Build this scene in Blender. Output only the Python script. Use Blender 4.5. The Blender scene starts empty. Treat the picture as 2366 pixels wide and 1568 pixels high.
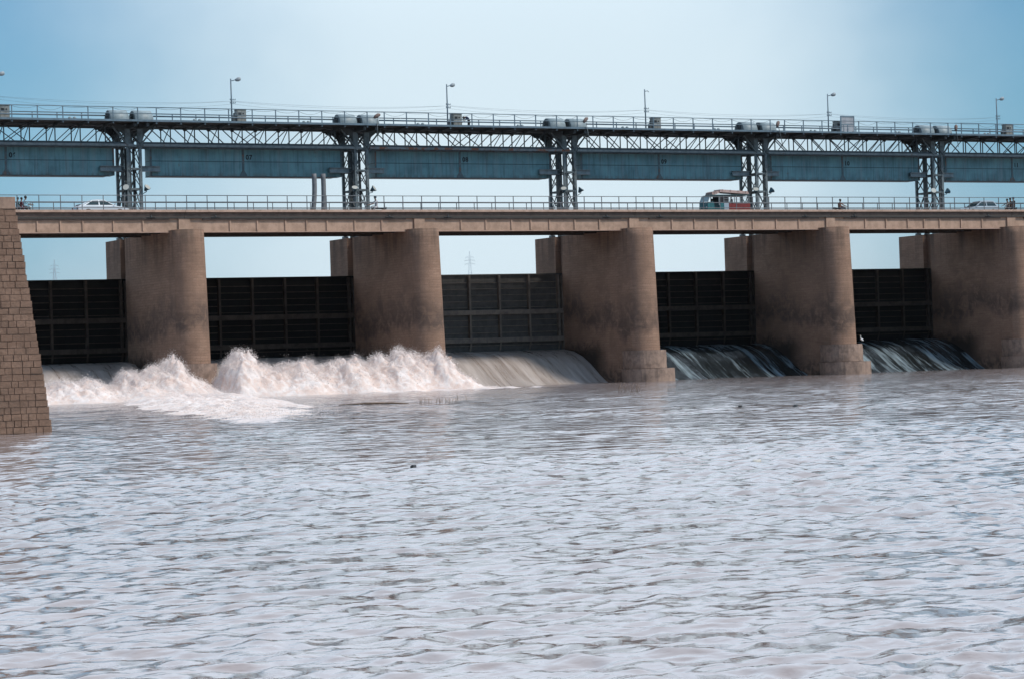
import bpy, math, random
import numpy as np
from mathutils import Vector, Matrix, noise
R = math.radians
rng = random.Random(7)
nrg = np.random.RandomState(11)
SC = bpy.context.scene
COL = SC.collection

# ------------------------------------------------------------------ camera
YAW, PITCH, ROLL = 0.479953, 0.00941, -0.031983
CAM = Vector((-70.422, -187.709, 1.952))
fw = Vector((math.sin(YAW)*math.cos(PITCH), math.cos(YAW)*math.cos(PITCH), math.sin(PITCH)))
rt = Vector((math.cos(YAW), -math.sin(YAW), 0)); up = rt.cross(fw)
r2 = rt*math.cos(ROLL)+up*math.sin(ROLL); u2 = -rt*math.sin(ROLL)+up*math.cos(ROLL)
cd = bpy.data.cameras.new('camera'); cam = bpy.data.objects.new('camera', cd); COL.objects.link(cam)
cam.matrix_world = Matrix(((r2.x, u2.x, -fw.x, CAM.x), (r2.y, u2.y, -fw.y, CAM.y), (r2.z, u2.z, -fw.z, CAM.z), (0, 0, 0, 1)))
cd.sensor_width = 36; cd.lens = 36*5783.7/2365; cd.clip_start = 0.5; cd.clip_end = 30000
SC.camera = cam

# ------------------------------------------------------------------ sky, sun, exposure
SUN_EL, SUN_AZ = R(48), R(141)        # azimuth clockwise from +Y
world = bpy.data.worlds.new('World'); SC.world = world; world.use_nodes = True
wt = world.node_tree; wt.nodes.clear()
def WN(t, **k):
    n = wt.nodes.new(t)
    for a, b in k.items(): setattr(n, a, b)
    return n
def wmath(op, a, b=None, c=None):
    n = WN('ShaderNodeMath', operation=op)
    for i, x in enumerate((a, b, c)):
        if x is None: continue
        if isinstance(x, (int, float)): n.inputs[i].default_value = x
        else: wt.links.new(x, n.inputs[i])
    return n.outputs[0]
def wmix(f, a, b, mode='MIX'):
    n = WN('ShaderNodeMix', data_type='RGBA', blend_type=mode)
    for s, x in ((n.inputs['Factor'], f), (n.inputs[6], a), (n.inputs[7], b)):
        if isinstance(x, (int, float)): s.default_value = x
        elif isinstance(x, tuple): s.default_value = x
        else: wt.links.new(x, s)
    return n.outputs[2]
def wrange(v, a, b, c=0., d=1.):
    n = WN('ShaderNodeMapRange', interpolation_type='SMOOTHERSTEP')
    wt.links.new(v, n.inputs[0])
    for i, x in enumerate((a, b, c, d)): n.inputs[i+1].default_value = x
    return n.outputs[0]
sky = WN('ShaderNodeTexSky', sky_type='NISHITA', sun_disc=False)
sky.sun_elevation = SUN_EL; sky.sun_rotation = SUN_AZ; sky.air_density = 1.0; sky.dust_density = 0.8; sky.ozone_density = 3.5
tc = WN('ShaderNodeTexCoord'); sep = WN('ShaderNodeSeparateXYZ'); wt.links.new(tc.outputs['Generated'], sep.inputs[0])
def wdot(d):
    n = WN('ShaderNodeVectorMath', operation='DOT_PRODUCT'); wt.links.new(tc.outputs['Generated'], n.inputs[0])
    n.inputs[1].default_value = d; return n.outputs['Value']
# the thin bright cloud veil: thickest over the river ahead and in an added bank overhead, thinning to blue at both sides
cb = R(27.4)
veil_dir = (math.sin(cb), math.cos(cb), 0)
side = wmath('ABSOLUTE', wdot((math.cos(cb), -math.sin(cb), 0)))
nz = WN('ShaderNodeTexNoise'); nz.inputs['Scale'].default_value = 5.0; nz.inputs['Detail'].default_value = 5; nz.inputs['Roughness'].default_value = 0.55
wt.links.new(tc.outputs['Generated'], nz.inputs['Vector'])
side = wmath('ADD', side, wmath('MULTIPLY', wmath('SUBTRACT', nz.outputs[0], 0.5), 0.16))
veil = wrange(side, 0.03, 0.24, 1.0, 0.08)
ahead = wmath('MULTIPLY', wrange(sep.outputs['Z'], 0.115, 0.22, 0.0, 1.0), wrange(sep.outputs['Z'], 0.75, 0.98, 1.0, 0.6))  # unseen bright cloud above the view, added to brighten the water
veil = wmath('MAXIMUM', veil, wmath('MULTIPLY', ahead, 0.93))
veil = wmath('MULTIPLY', veil, wrange(wdot(veil_dir), -0.15, 0.55, 0.22, 1.0))   # thinner behind the camera
clear = wmix(1.0, sky.outputs[0], wmix(wrange(sep.outputs['Z'], 0.0, 0.13), (0.42, 0.70, 1.00, 1), (0.40, 0.76, 0.90, 1)), 'MULTIPLY')
cloud = wmix(wrange(sep.outputs['Z'], 0.10, 0.34), (6.7, 7.85, 8.5, 1), (12.4, 14.6, 17.2, 1))
skycol = wmix(wmath('MULTIPLY', veil, 0.9), clear, cloud)
bg = WN('ShaderNodeBackground'); bg.inputs['Strength'].default_value = 0.1
wo = WN('ShaderNodeOutputWorld'); wt.links.new(skycol, bg.inputs[0]); wt.links.new(bg.outputs[0], wo.inputs[0])

sl = bpy.data.lights.new('sun', 'SUN'); sl.energy = 2.5; sl.angle = R(9); sl.color = (1.0, 0.93, 0.84)
sun = bpy.data.objects.new('sun', sl); COL.objects.link(sun)
sd = Vector((math.sin(SUN_AZ)*math.cos(SUN_EL), math.cos(SUN_AZ)*math.cos(SUN_EL), math.sin(SUN_EL)))
sun.rotation_euler = sd.to_track_quat('Z', 'Y').to_euler(); sun.location = (60, -150, 120)
SC.view_settings.view_transform = 'Standard'; SC.view_settings.look = 'None'
SC.view_settings.exposure = 0.18; SC.view_settings.gamma = 1.0; SC.view_settings.use_curve_mapping = False
SC.render.film_transparent = False
try:
    SC.cycles.max_bounces = 6; SC.cycles.use_denoising = True
except Exception: pass

# ------------------------------------------------------------------ helpers
class MB:
    """collects shapes and links them as ONE mesh object"""
    def __init__(s): s.v = []; s.f = []; s.uv = {}; s.sm = set(); s.mi = {}; s.cur = 0
    def add(s, vs, fs, smooth=False):
        o = len(s.v); s.v += [tuple(x) for x in vs]
        for f in fs:
            if smooth: s.sm.add(len(s.f))
            if s.cur: s.mi[len(s.f)] = s.cur
            s.f.append(tuple(i+o for i in f))
        return s
    def box(s, a, b):
        x0, y0, z0 = a; x1, y1, z1 = b
        return s.add([(x0,y0,z0),(x1,y0,z0),(x1,y1,z0),(x0,y1,z0),(x0,y0,z1),(x1,y0,z1),(x1,y1,z1),(x0,y1,z1)],
                     [(0,3,2,1),(4,5,6,7),(0,1,5,4),(1,2,6,5),(2,3,7,6),(3,0,4,7)])
    def bar(s, p, q, w, h=None, ref=(0,0,1)):
        p, q = Vector(p), Vector(q); h = h or w
        d = (q-p).normalized(); r = Vector(ref)
        if abs(d.dot(r)) > .98: r = Vector((0,1,0))
        a = d.cross(r).normalized()*w/2; b = a.cross(d).normalized()*h/2
        return s.add([p-a-b,p+a-b,p+a+b,p-a+b,q-a-b,q+a-b,q+a+b,q-a+b], [(0,3,2,1),(4,5,6,7),(0,1,5,4),(1,2,6,5),(2,3,7,6),(3,0,4,7)])
    def tube(s, pts, r, n=8, cap=True, smooth=True):
        pts = [Vector(p) for p in pts]; rs = r if isinstance(r, (list, tuple)) else [r]*len(pts)
        o = []; ref = None
        for i, p in enumerate(pts):
            d = (pts[min(i+1, len(pts)-1)]-pts[max(i-1, 0)]).normalized()
            if ref is None or abs(d.dot(ref)) > .95: ref = Vector((0,0,1)) if abs(d.z) < .9 else Vector((0,1,0))
            a = d.cross(ref).normalized(); b = a.cross(d)
            o += [p+(a*math.cos(2*math.pi*k/n)+b*math.sin(2*math.pi*k/n))*rs[i] for k in range(n)]
        fs = [(i*n+k, i*n+(k+1)%n, (i+1)*n+(k+1)%n, (i+1)*n+k) for i in range(len(pts)-1) for k in range(n)]
        s.add(o, fs, smooth)
        if cap:
            b0 = len(s.v)-len(o)
            s.f.append(tuple(b0+k for k in range(n))[::-1]); s.f.append(tuple(b0+len(o)-n+k for k in range(n)))
        return s
    def prism(s, poly, y0, y1, axis='y'):
        def P(a, b, t): return {'y': (a, t, b), 'x': (t, a, b), 'z': (a, b, t)}[axis]
        n = len(poly)
        return s.add([P(a, b, y0) for a, b in poly]+[P(a, b, y1) for a, b in poly],
                     [tuple(range(n)), tuple(range(2*n-1, n-1, -1))]+[(k, k+n, (k+1)%n+n, (k+1)%n) for k in range(n)])
    def ball(s, c, r, n=10, m=7, sq=(1,1,1)):
        vs = []
        for i in range(1, m):
            t = math.pi*i/m
            vs += [(c[0]+r*sq[0]*math.sin(t)*math.cos(2*math.pi*k/n), c[1]+r*sq[1]*math.sin(t)*math.sin(2*math.pi*k/n), c[2]+r*sq[2]*math.cos(t)) for k in range(n)]
        vs += [(c[0], c[1], c[2]+r*sq[2]), (c[0], c[1], c[2]-r*sq[2])]
        fs = [(i*n+k, (i+1)*n+k, (i+1)*n+(k+1)%n, i*n+(k+1)%n) for i in range(m-2) for k in range(n)]
        t, b = (m-1)*n, (m-1)*n+1
        fs += [(t, k, (k+1)%n) for k in range(n)]+[(b, (m-2)*n+(k+1)%n, (m-2)*n+k) for k in range(n)]
        return s.add(vs, fs, True)
    def build(s, name, mat, parent=None, loc=None):
        me = bpy.data.meshes.new(name); me.from_pydata(s.v, [], s.f)
        for m in (mat if isinstance(mat, list) else [mat]): me.materials.append(m)
        if s.sm: me.polygons.foreach_set('use_smooth', [i in s.sm for i in range(len(s.f))])
        for i, m in s.mi.items(): me.polygons[i].material_index = m
        if s.uv:
            uvl = me.uv_layers.new(name='UVMap')
            for p in me.polygons:
                u = s.uv.get(p.index)
                if u:
                    for li, w in zip(p.loop_indices, u): uvl.data[li].uv = w
        me.update()
        return link(name, me, parent, loc)
def link(name, me, parent=None, loc=None):
    o = bpy.data.objects.new(name, me); COL.objects.link(o)
    if parent: o.parent = parent
    if loc: o.location = loc
    return o
def tag(o, label=None, cat=None, group=None, kind=None):
    for k, v in (('label', label), ('category', cat), ('group', group), ('kind', kind)):
        if v: o[k] = v
        elif k in o: del o[k]
    return o
def empty(name, loc=(0,0,0), rz=0.):
    o = bpy.data.objects.new(name, None); COL.objects.link(o); o.location = loc; o.rotation_euler = (0, 0, rz); o.empty_display_size = .3
    return o
def copy_tree(o, parent=None):
    c = o.copy(); COL.objects.link(c)
    if parent: c.parent = parent
    for ch in list(o.children): copy_tree(ch, c)
    return c
def np_mesh(name, V, F, mat, smooth=True, attrs=None):
    me = bpy.data.meshes.new(name)
    n, m, k = len(V), len(F), F.shape[1]
    me.vertices.add(n); me.vertices.foreach_set('co', np.asarray(V, np.float32).ravel())
    me.loops.add(m*k); me.loops.foreach_set('vertex_index', np.asarray(F, np.int32).ravel())
    me.polygons.add(m); me.polygons.foreach_set('loop_start', np.arange(0, m*k, k, dtype=np.int32))
    me.polygons.foreach_set('use_smooth', np.full(m, smooth))
    me.update(calc_edges=True); me.materials.append(mat)
    for a, d in (attrs or {}).items():
        at = me.attributes.new(a, 'FLOAT', 'POINT'); at.data.foreach_set('value', np.asarray(d, np.float32))
    return link(name, me)
def grid_faces(nu, nv):
    i = np.arange(nu-1)[:, None]*nv+np.arange(nv-1)[None, :]
    return np.stack([i, i+nv, i+nv+1, i+1], -1).reshape(-1, 4)

# ------------------------------------------------------------------ materials
class NT:
    def __init__(s, name):
        s.m = bpy.data.materials.new(name); s.m.use_nodes = True; s.t = s.m.node_tree
        s.p = s.t.nodes['Principled BSDF']; s.out = s.t.nodes['Material Output']; s.tc = s.N('ShaderNodeTexCoord')
        oi = s.N('ShaderNodeObjectInfo'); mu = s.N('ShaderNodeVectorMath', operation='SCALE'); mu.inputs['Scale'].default_value = 1.37; s.t.links.new(oi.outputs['Location'], mu.inputs[0])
        ad = s.N('ShaderNodeVectorMath', operation='ADD'); s.t.links.new(mu.outputs[0], ad.inputs[0]); s.t.links.new(s.tc.outputs['Object'], ad.inputs[1]); s.ov = ad.outputs[0]
    def N(s, t, **k):
        n = s.t.nodes.new(t)
        for a, b in k.items(): setattr(n, a, b)
        return n
    def put(s, sock, x):
        if isinstance(x, (int, float)): sock.default_value = x
        elif isinstance(x, tuple): sock.default_value = x if len(x) != 3 or sock.type != 'RGBA' else x+(1,)
        else: s.t.links.new(x, sock)
    def math(s, op, a, b=None):
        n = s.N('ShaderNodeMath', operation=op); s.put(n.inputs[0], a)
        if b is not None: s.put(n.inputs[1], b)
        return n.outputs[0]
    def mix(s, f, a, b, mode='MIX'):
        n = s.N('ShaderNodeMix', data_type='RGBA', blend_type=mode)
        s.put(n.inputs['Factor'], f); s.put(n.inputs[6], a); s.put(n.inputs[7], b); return n.outputs[2]
    def map(s, src, scale):
        n = s.N('ShaderNodeMapping'); s.put(n.inputs[0], src); n.inputs['Scale'].default_value = scale; return n.outputs[0]
    def noise(s, vec, scale, detail=5, rough=.55, dist=0.):
        n = s.N('ShaderNodeTexNoise'); s.put(n.inputs['Vector'], vec)
        for a, b in (('Scale', scale), ('Detail', detail), ('Roughness', rough), ('Distortion', dist)): n.inputs[a].default_value = b
        return n.outputs[0]
    def ramp(s, v, a, b, c=0., d=1.):
        n = s.N('ShaderNodeMapRange', interpolation_type='SMOOTHSTEP'); s.put(n.inputs[0], v)
        for i, x in enumerate((a, b, c, d)): n.inputs[i+1].default_value = x
        return n.outputs[0]
    def bump(s, h, strength, dist, prev=None):
        n = s.N('ShaderNodeBump'); s.put(n.inputs['Height'], h); n.inputs['Strength'].default_value = strength; n.inputs['Distance'].default_value = dist
        if prev is not None: s.put(n.inputs['Normal'], prev)
        return n.outputs[0]
    def xyz(s, vec):
        n = s.N('ShaderNodeSeparateXYZ'); s.put(n.inputs[0], vec); return n.outputs
    def fin(s, col, rough=.8, normal=None, metal=0., spec=None):
        s.put(s.p.inputs['Base Color'], col); s.put(s.p.inputs['Roughness'], rough); s.put(s.p.inputs['Metallic'], metal)
        if spec is not None: s.p.inputs['Specular IOR Level'].default_value = spec
        if normal is not None: s.put(s.p.inputs['Normal'], normal)
        return s.m
def weathered(name, col, dark, rough=.7, scale=1., rust=None, rust_amt=.6, streak=True, metal=0., bump=.2, spec=None):
    n = NT(name); o = n.ov
    a = n.noise(o, 2.2*scale, 6, .65)
    c = n.mix(n.ramp(a, .35, .72), col, dark)
    if streak:
        st = n.noise(n.map(o, (5*scale, 5*scale, .25*scale)), 1., 4, .6)
        c = n.mix(n.ramp(st, .48, .75, 0, .55), c, dark)
    if rust:
        rn = n.noise(o, 1.3*scale, 8, .7, .4)
        c = n.mix(n.ramp(rn, rust_amt, rust_amt+.06), c, rust)
    return n.fin(c, rough, n.bump(n.noise(o, 14*scale, 4), bump, .02), metal, spec)
def plain(name, col, rough=.5, metal=0., var=.25):
    n = NT(name); o = n.ov
    d = tuple(x*(1-var) for x in col)
    return n.fin(n.mix(n.noise(o, 7, 5), col, d), rough, None, metal)

def masonry(name, bw, bh, cols, mortar, uv=True, bumpd=.03, stain_shade=True):
    n = NT(name); v = n.tc.outputs['UV'] if uv else n.tc.outputs['Object']
    o = n.ov; raw = n.tc.outputs['Object']
    wob = n.N('ShaderNodeVectorMath', operation='ADD'); n.put(wob.inputs[0], v)
    wn = n.N('ShaderNodeTexNoise'); n.put(wn.inputs['Vector'], o); wn.inputs['Scale'].default_value = 1.4; wn.inputs['Detail'].default_value = 3
    sc_ = n.N('ShaderNodeVectorMath', operation='MULTIPLY'); n.put(sc_.inputs[0], wn.outputs['Color']); sc_.inputs[1].default_value = (.10, .05, 0); n.put(wob.inputs[1], sc_.outputs[0])
    b = n.N('ShaderNodeTexBrick'); n.put(b.inputs['Vector'], wob.outputs[0])
    b.inputs['Scale'].default_value = 1; b.inputs['Brick Width'].default_value = bw; b.inputs['Row Height'].default_value = bh
    b.inputs['Mortar Size'].default_value = .018; b.inputs['Mortar Smooth'].default_value = .6; b.inputs['Bias'].default_value = 0
    b.inputs['Color1'].default_value = cols[0]+(1,); b.inputs['Color2'].default_value = cols[1]+(1,); b.inputs['Mortar'].default_value = mortar+(1,)
    big = n.noise(o, .45, 6, .6, .6); fine = n.noise(o, 9, 6, .7)
    c = n.mix(n.ramp(big, .38, .68, 0, .75), b.outputs['Color'], tuple(x*.62 for x in cols[0]))
    c = n.mix(n.ramp(fine, .42, .75, 0, .5), c, tuple(x*.6 for x in cols[1]))
    hl = n.noise(n.map(o, (.5, .5, 5.5)), 1., 5, .7)
    c = n.mix(n.ramp(hl, .5, .78, 0, .55), c, tuple(x*.5 for x in cols[1]))
    if stain_shade:   # old high-water marks: a wavy dark tide band and damp patches under it; deck shade painted in above
        z = n.xyz(raw)[2]
        w = n.noise(n.map(o, (.22, .22, .1)), 1., 4, .6)
        lvl = n.math('ADD', z, n.math('MULTIPLY', w, 7.))           # wavy level
        band = n.math('MULTIPLY', n.ramp(lvl, 7.8, 9.0), n.ramp(lvl, 9.0, 12.2, 1., 0.))
        pat = n.noise(o, 1.1, 7, .65, 1.2)
        c = n.mix(n.math('MULTIPLY', band, n.ramp(pat, .3, .6, .12, .8)), c, (.085, .062, .052))
        low = n.math('MULTIPLY', n.ramp(z, .1, 2.2, 1., 0.), n.ramp(pat, .42, .6))
        c = n.mix(n.math('MULTIPLY', low, .7), c, (.05, .038, .032))
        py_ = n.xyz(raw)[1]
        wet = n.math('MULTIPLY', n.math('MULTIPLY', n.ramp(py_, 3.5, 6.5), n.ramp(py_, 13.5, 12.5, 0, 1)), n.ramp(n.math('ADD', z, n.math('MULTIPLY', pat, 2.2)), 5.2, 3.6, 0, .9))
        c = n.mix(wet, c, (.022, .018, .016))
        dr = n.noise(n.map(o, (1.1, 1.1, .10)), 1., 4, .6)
        top_shade = n.math('MULTIPLY', n.ramp(z, 9.5, 13.3), n.ramp(dr, .42, .66, 0, .6))  # streaky darkening towards the top, painting in the shade under the deck
        c = n.mix(top_shade, c, (.07, .055, .045))
    h = n.math('ADD', n.math('MULTIPLY', b.outputs['Fac'], -.8), n.math('MULTIPLY', n.noise(o, 6, 5, .7), .9))
    return n.fin(c, .92, n.bump(h, .6, bumpd), spec=.2)

M = {}
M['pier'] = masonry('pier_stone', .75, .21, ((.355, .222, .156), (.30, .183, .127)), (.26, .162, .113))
M['wall'] = masonry('wall_stone', .55, .285, ((.30, .200, .150), (.215, .138, .100)), (.12, .078, .056), uv=True, bumpd=.03, stain_shade=False)
M['cap'] = weathered('cap_stone', (.34, .225, .165), (.23, .15, .11), .9, 2)
M['plinth'] = weathered('plinth_concrete', (.33, .225, .17), (.17, .115, .088), .9, .8)
M['deck'] = weathered('deck_concrete', (.50, .345, .265), (.34, .23, .175), .85, .9, bump=.3)
M['web'] = weathered('girder_concrete', (.46, .305, .22), (.31, .20, .14), .85, .7, bump=.25)
M['flange'] = weathered('shaded_flange_concrete', (.14, .097, .075), (.085, .06, .047), .85, .9)  # darkened so the shade below the kerb edge sits in the colour
M['soffit'] = weathered('shaded_soffit', (.07, .052, .043), (.035, .027, .023), .95, .6, spec=.1)  # concrete taken near black, under-deck shade painted into it
M['asphalt'] = plain('road_asphalt', (.06, .055, .05), .9)
M['steel'] = weathered('tower_steel', (.155, .185, .195), (.075, .088, .09), .55, 1.5, (.13, .07, .045), .64)
M['steel_dark'] = weathered('dark_steel', (.06, .068, .07), (.03, .034, .034), .6, 1.5, (.08, .05, .035), .66)
M['truss'] = weathered('truss_steel', (.06, .082, .095), (.035, .046, .052), .6, 1.2, (.12, .075, .05), .68)
M['chord'] = weathered('chord_steel', (.26, .285, .29), (.15, .17, .18), .55, 1.0, (.23, .11, .065), .62)
M['plate'] = weathered('walkway_plate', (.085, .070, .062), (.05, .042, .038), .75, 1.)
M['rail'] = weathered('rail_paint', (.13, .19, .235), (.08, .115, .14), .5, 1.)
M['rail_road'] = weathered('road_rail_paint', (.15, .155, .165), (.09, .095, .10), .5, 1.)
M['hood'] = weathered('hood_paint', (.24, .295, .31), (.15, .19, .20), .5, 1.2, (.2, .13, .1), .7)
M['gate'] = weathered('gate_steel', (.008, .007, .0062), (.004, .0036, .0032), .85, .7, (.05, .033, .022), .66, spec=.08)
M['gate_beam'] = weathered('gate_beam_steel', (.060, .044, .034), (.027, .020, .016), .8, .8, spec=.1)
M['black'] = plain('black_paint', (.012, .013, .014), .5)
M['rubber'] = plain('rubber', (.02, .02, .02), .85)
M['chrome'] = plain('bare_metal', (.5, .5, .5), .3, .9)
M['glass'] = plain('window_glass', (.02, .04, .045), .08)
M['lamp'] = plain('lamp_housing', (.32, .36, .38), .45)
M['lens'] = plain('lamp_lens', (.6, .6, .55), .2)
M['wire'] = plain('wire', (.17, .21, .24), .6)
M['pipe'] = weathered('grey_pipe', (.20, .20, .205), (.13, .13, .135), .7, 1.)
M['cabinet'] = weathered('cabinet_paint', (.22, .225, .205), (.13, .135, .12), .65, 1.6, (.14, .09, .06), .66)
M['board'] = weathered('board_paint', (.40, .41, .43), (.30, .30, .32), .6, 1.)
M['board_frame'] = weathered('board_frame_paint', (.17, .24, .29), (.1, .15, .18), .6, 1.)

def steel_box():
    n = NT('counterweight_steel'); o = n.tc.outputs['Object']
    x, y, z = n.xyz(o)
    c = n.mix(n.ramp(n.noise(o, .55, 5, .6), .3, .75), (.165, .335, .365), (.095, .19, .21))
    st = n.noise(n.map(o, (2.6, 2.6, .16)), 1., 5, .65)
    c = n.mix(n.ramp(st, .45, .72, 0, .6), c, (.21, .27, .285))
    st2 = n.noise(n.map(o, (6., 6., .3)), 1., 4, .6)
    c = n.mix(n.ramp(st2, .5, .7, 0, .45), c, (.045, .07, .08))
    ru = n.noise(n.map(o, (1., 1., .8)), .9, 8, .72, .3)
    c = n.mix(n.ramp(ru, .62, .72, 0, .55), c, (.17, .105, .08))
    edge = n.math('MULTIPLY', n.ramp(z, 19.0, 18.55), n.ramp(n.noise(n.map(o, (3, 3, .5)), 1., 4), .4, .6))
    c = n.mix(n.math('MULTIPLY', edge, .55), c, (.12, .085, .065))
    # riveted seams: one long horizontal, a vertical every 0.74 m
    fx = n.math('ABSOLUTE', n.math('SUBTRACT', n.math('FRACT', n.math('DIVIDE', x, .74)), .5))
    sv = n.ramp(fx, .455, .485); sh = n.ramp(n.math('ABSOLUTE', n.math('SUBTRACT', z, 19.86)), .02, .045, 1., 0.)
    dots = n.ramp(n.math('ABSOLUTE', n.math('SUBTRACT', n.math('FRACT', n.math('DIVIDE', z, .11)), .5)), .1, .3)
    seam = n.math('MAXIMUM', n.math('MULTIPLY', n.math('MULTIPLY', sv, dots), .38), n.math('MULTIPLY', sh, .8))
    c = n.mix(seam, c, (.03, .042, .046))
    return n.fin(c, .62, n.bump(n.math('ADD', seam, n.noise(o, 1.2, 4)), .25, .02))
M['box'] = steel_box()

def water_mat():
    n = NT('muddy_water'); g = n.N('ShaderNodeNewGeometry').outputs['Position']
    fa = n.N('ShaderNodeAttribute', attribute_name='foam').outputs['Fac']
    big = n.noise(n.map(g, (.05, .03, .05)), 1., 4, .6)
    body = n.mix(n.ramp(big, .35, .68), (.225, .18, .168), (.31, .25, .235))
    fn = n.noise(n.map(g, (1.1, .7, 1.)), 1., 8, .72, .6)
    fm = n.ramp(n.math('ADD', fn, n.math('SUBTRACT', fa, .55)), .48, .68)
    fm = n.math('MULTIPLY', fm, n.ramp(fa, .02, .2))
    c = n.mix(fm, body, (.68, .58, .54))
    rough = n.math('ADD', .07, n.math('MULTIPLY', fm, .7))
    dist = n.N('ShaderNodeVectorMath', operation='DISTANCE'); n.put(dist.inputs[0], g); dist.inputs[1].default_value = tuple(CAM)
    b1 = n.noise(n.map(g, (2.6, 4.2, 1)), 1., 4, .55)
    b2 = n.noise(n.map(g, (.55, .95, 1)), 1., 3, .5)
    nb = n.bump(b1, .5, .05, n.bump(b2, 1.0, .30))
    n.p.inputs['IOR'].default_value = 1.75
    return n.fin(c, rough, nb)
M['water'] = water_mat()
def foam_mat():
    n = NT('white_water'); o = n.tc.outputs['Object']
    a = n.noise(o, 1.3, 8, .7, .8); b = n.noise(o, .5, 4, .6)
    c = n.mix(n.ramp(a, .38, .62), (.80, .715, .675), (.72, .56, .485))
    c = n.mix(n.ramp(b, .5, .75, 0, .5), c, (.70, .54, .46))
    n.p.inputs['Subsurface Weight'].default_value = .35; n.p.inputs['Subsurface Radius'].default_value = (.5, .45, .42); n.p.inputs['Subsurface Scale'].default_value = .4
    return n.fin(c, .8, n.bump(n.noise(o, 5, 8, .75), .6, .12), spec=.15)
M['foam'] = foam_mat()
M['drop'] = plain('spray_drops', (.84, .745, .70), .6, 0, .08)
def sheet_mat(name, base, foamc, lo, hi):
    n = NT(name); o = n.tc.outputs['Object']
    s1 = n.noise(n.map(o, (1.0, .10, .10)), 1., 6, .62, .5); s2 = n.noise(n.map(o, (4.5, .35, .35)), 1., 6, .7)
    f = n.math('ADD', n.math('MULTIPLY', s1, .65), n.math('MULTIPLY', s2, .35))
    f = n.ramp(f, lo, hi)
    c = n.mix(f, base, foamc)
    return n.fin(c, n.math('ADD', .16, n.math('MULTIPLY', f, .5)), n.bump(n.noise(n.map(o, (3, .4, .4)), 1., 6, .7), .5, .15))
M['sheet_pale'] = sheet_mat('pale_flowing_water', (.30, .235, .195), (.52, .455, .42), .34, .66)
M['sheet_dark'] = sheet_mat('dark_flowing_water', (.010, .013, .014), (.30, .38, .42), .47, .66)
M['earth'] = plain('earth', (.24, .19, .14), .95)

# ------------------------------------------------------------------ setting: ground, river, reservoir
S, PW = 20.7, 2.6
BAY = S-PW
NUM = ['06', '07', '08', '09', '10', '11']
tag(MB().add([(-9000,-3000,-4),(9000,-3000,-4),(9000,16000,-4),(-9000,16000,-4)], [(0,1,2,3)]).build('ground', M['earth']), kind='structure')
tag(MB().box((-60, 13.0, -3), (125, 40, 1.6)).box((-60, -1.0, -3.2), (125, 12.9, -1.2)).build('river_bed', M['plinth']), kind='structure')
tag(MB().add([(-2500,17.6,8.6),(2500,17.6,8.6),(2500,900,8.6),(-2500,900,8.6)], [(0,1,2,3)]).build('reservoir_water', M['water']), kind='structure')
tag(MB().add([(-7000,900,8.7),(7000,900,8.7),(7000,9000,8.7),(-7000,9000,8.7)], [(0,1,2,3)]).build('far_plain', M['earth']), kind='structure')

# splash crests: X, height above the river (two hydraulic jumps, below gates 06 and 07)
C06 = [(x-1.0, h) for x, h in [(-20,1.7),(-14.53,1.72),(-13.34,2.08),(-11.99,1.9),(-10.79,2.2),(-9.61,1.63),(-8.93,1.5),(-7.86,2.44),(-6.65,2.27),(-5.4,2.83),(-4.16,3.13),(-3.3,2.64),(-2.26,1.74),(-.86,.95),(-.16,.35),(.6,0)]]
C07 = [(x-.7, h) for x, h in [(-.9,0),(-.45,2.0),(-.06,3.0),(.67,3.6),(1.57,3.5),(2.46,2.95),(3.54,2.5),(4.64,2.4),(5.38,2.6),(6.5,2.85),(7.6,2.35),(8.35,2.4),(9.11,2.85),(10.25,2.95),(11.36,2.45),(12.52,2.8),(14.05,3.0),(15.6,3.2),(16.57,3.05),(17.55,3.4),(18.32,2.95),(19.26,2.0),(20.24,1.5),(21.19,.8),(22.17,.4),(23.36,.1),(24.5,0)]]

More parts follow.
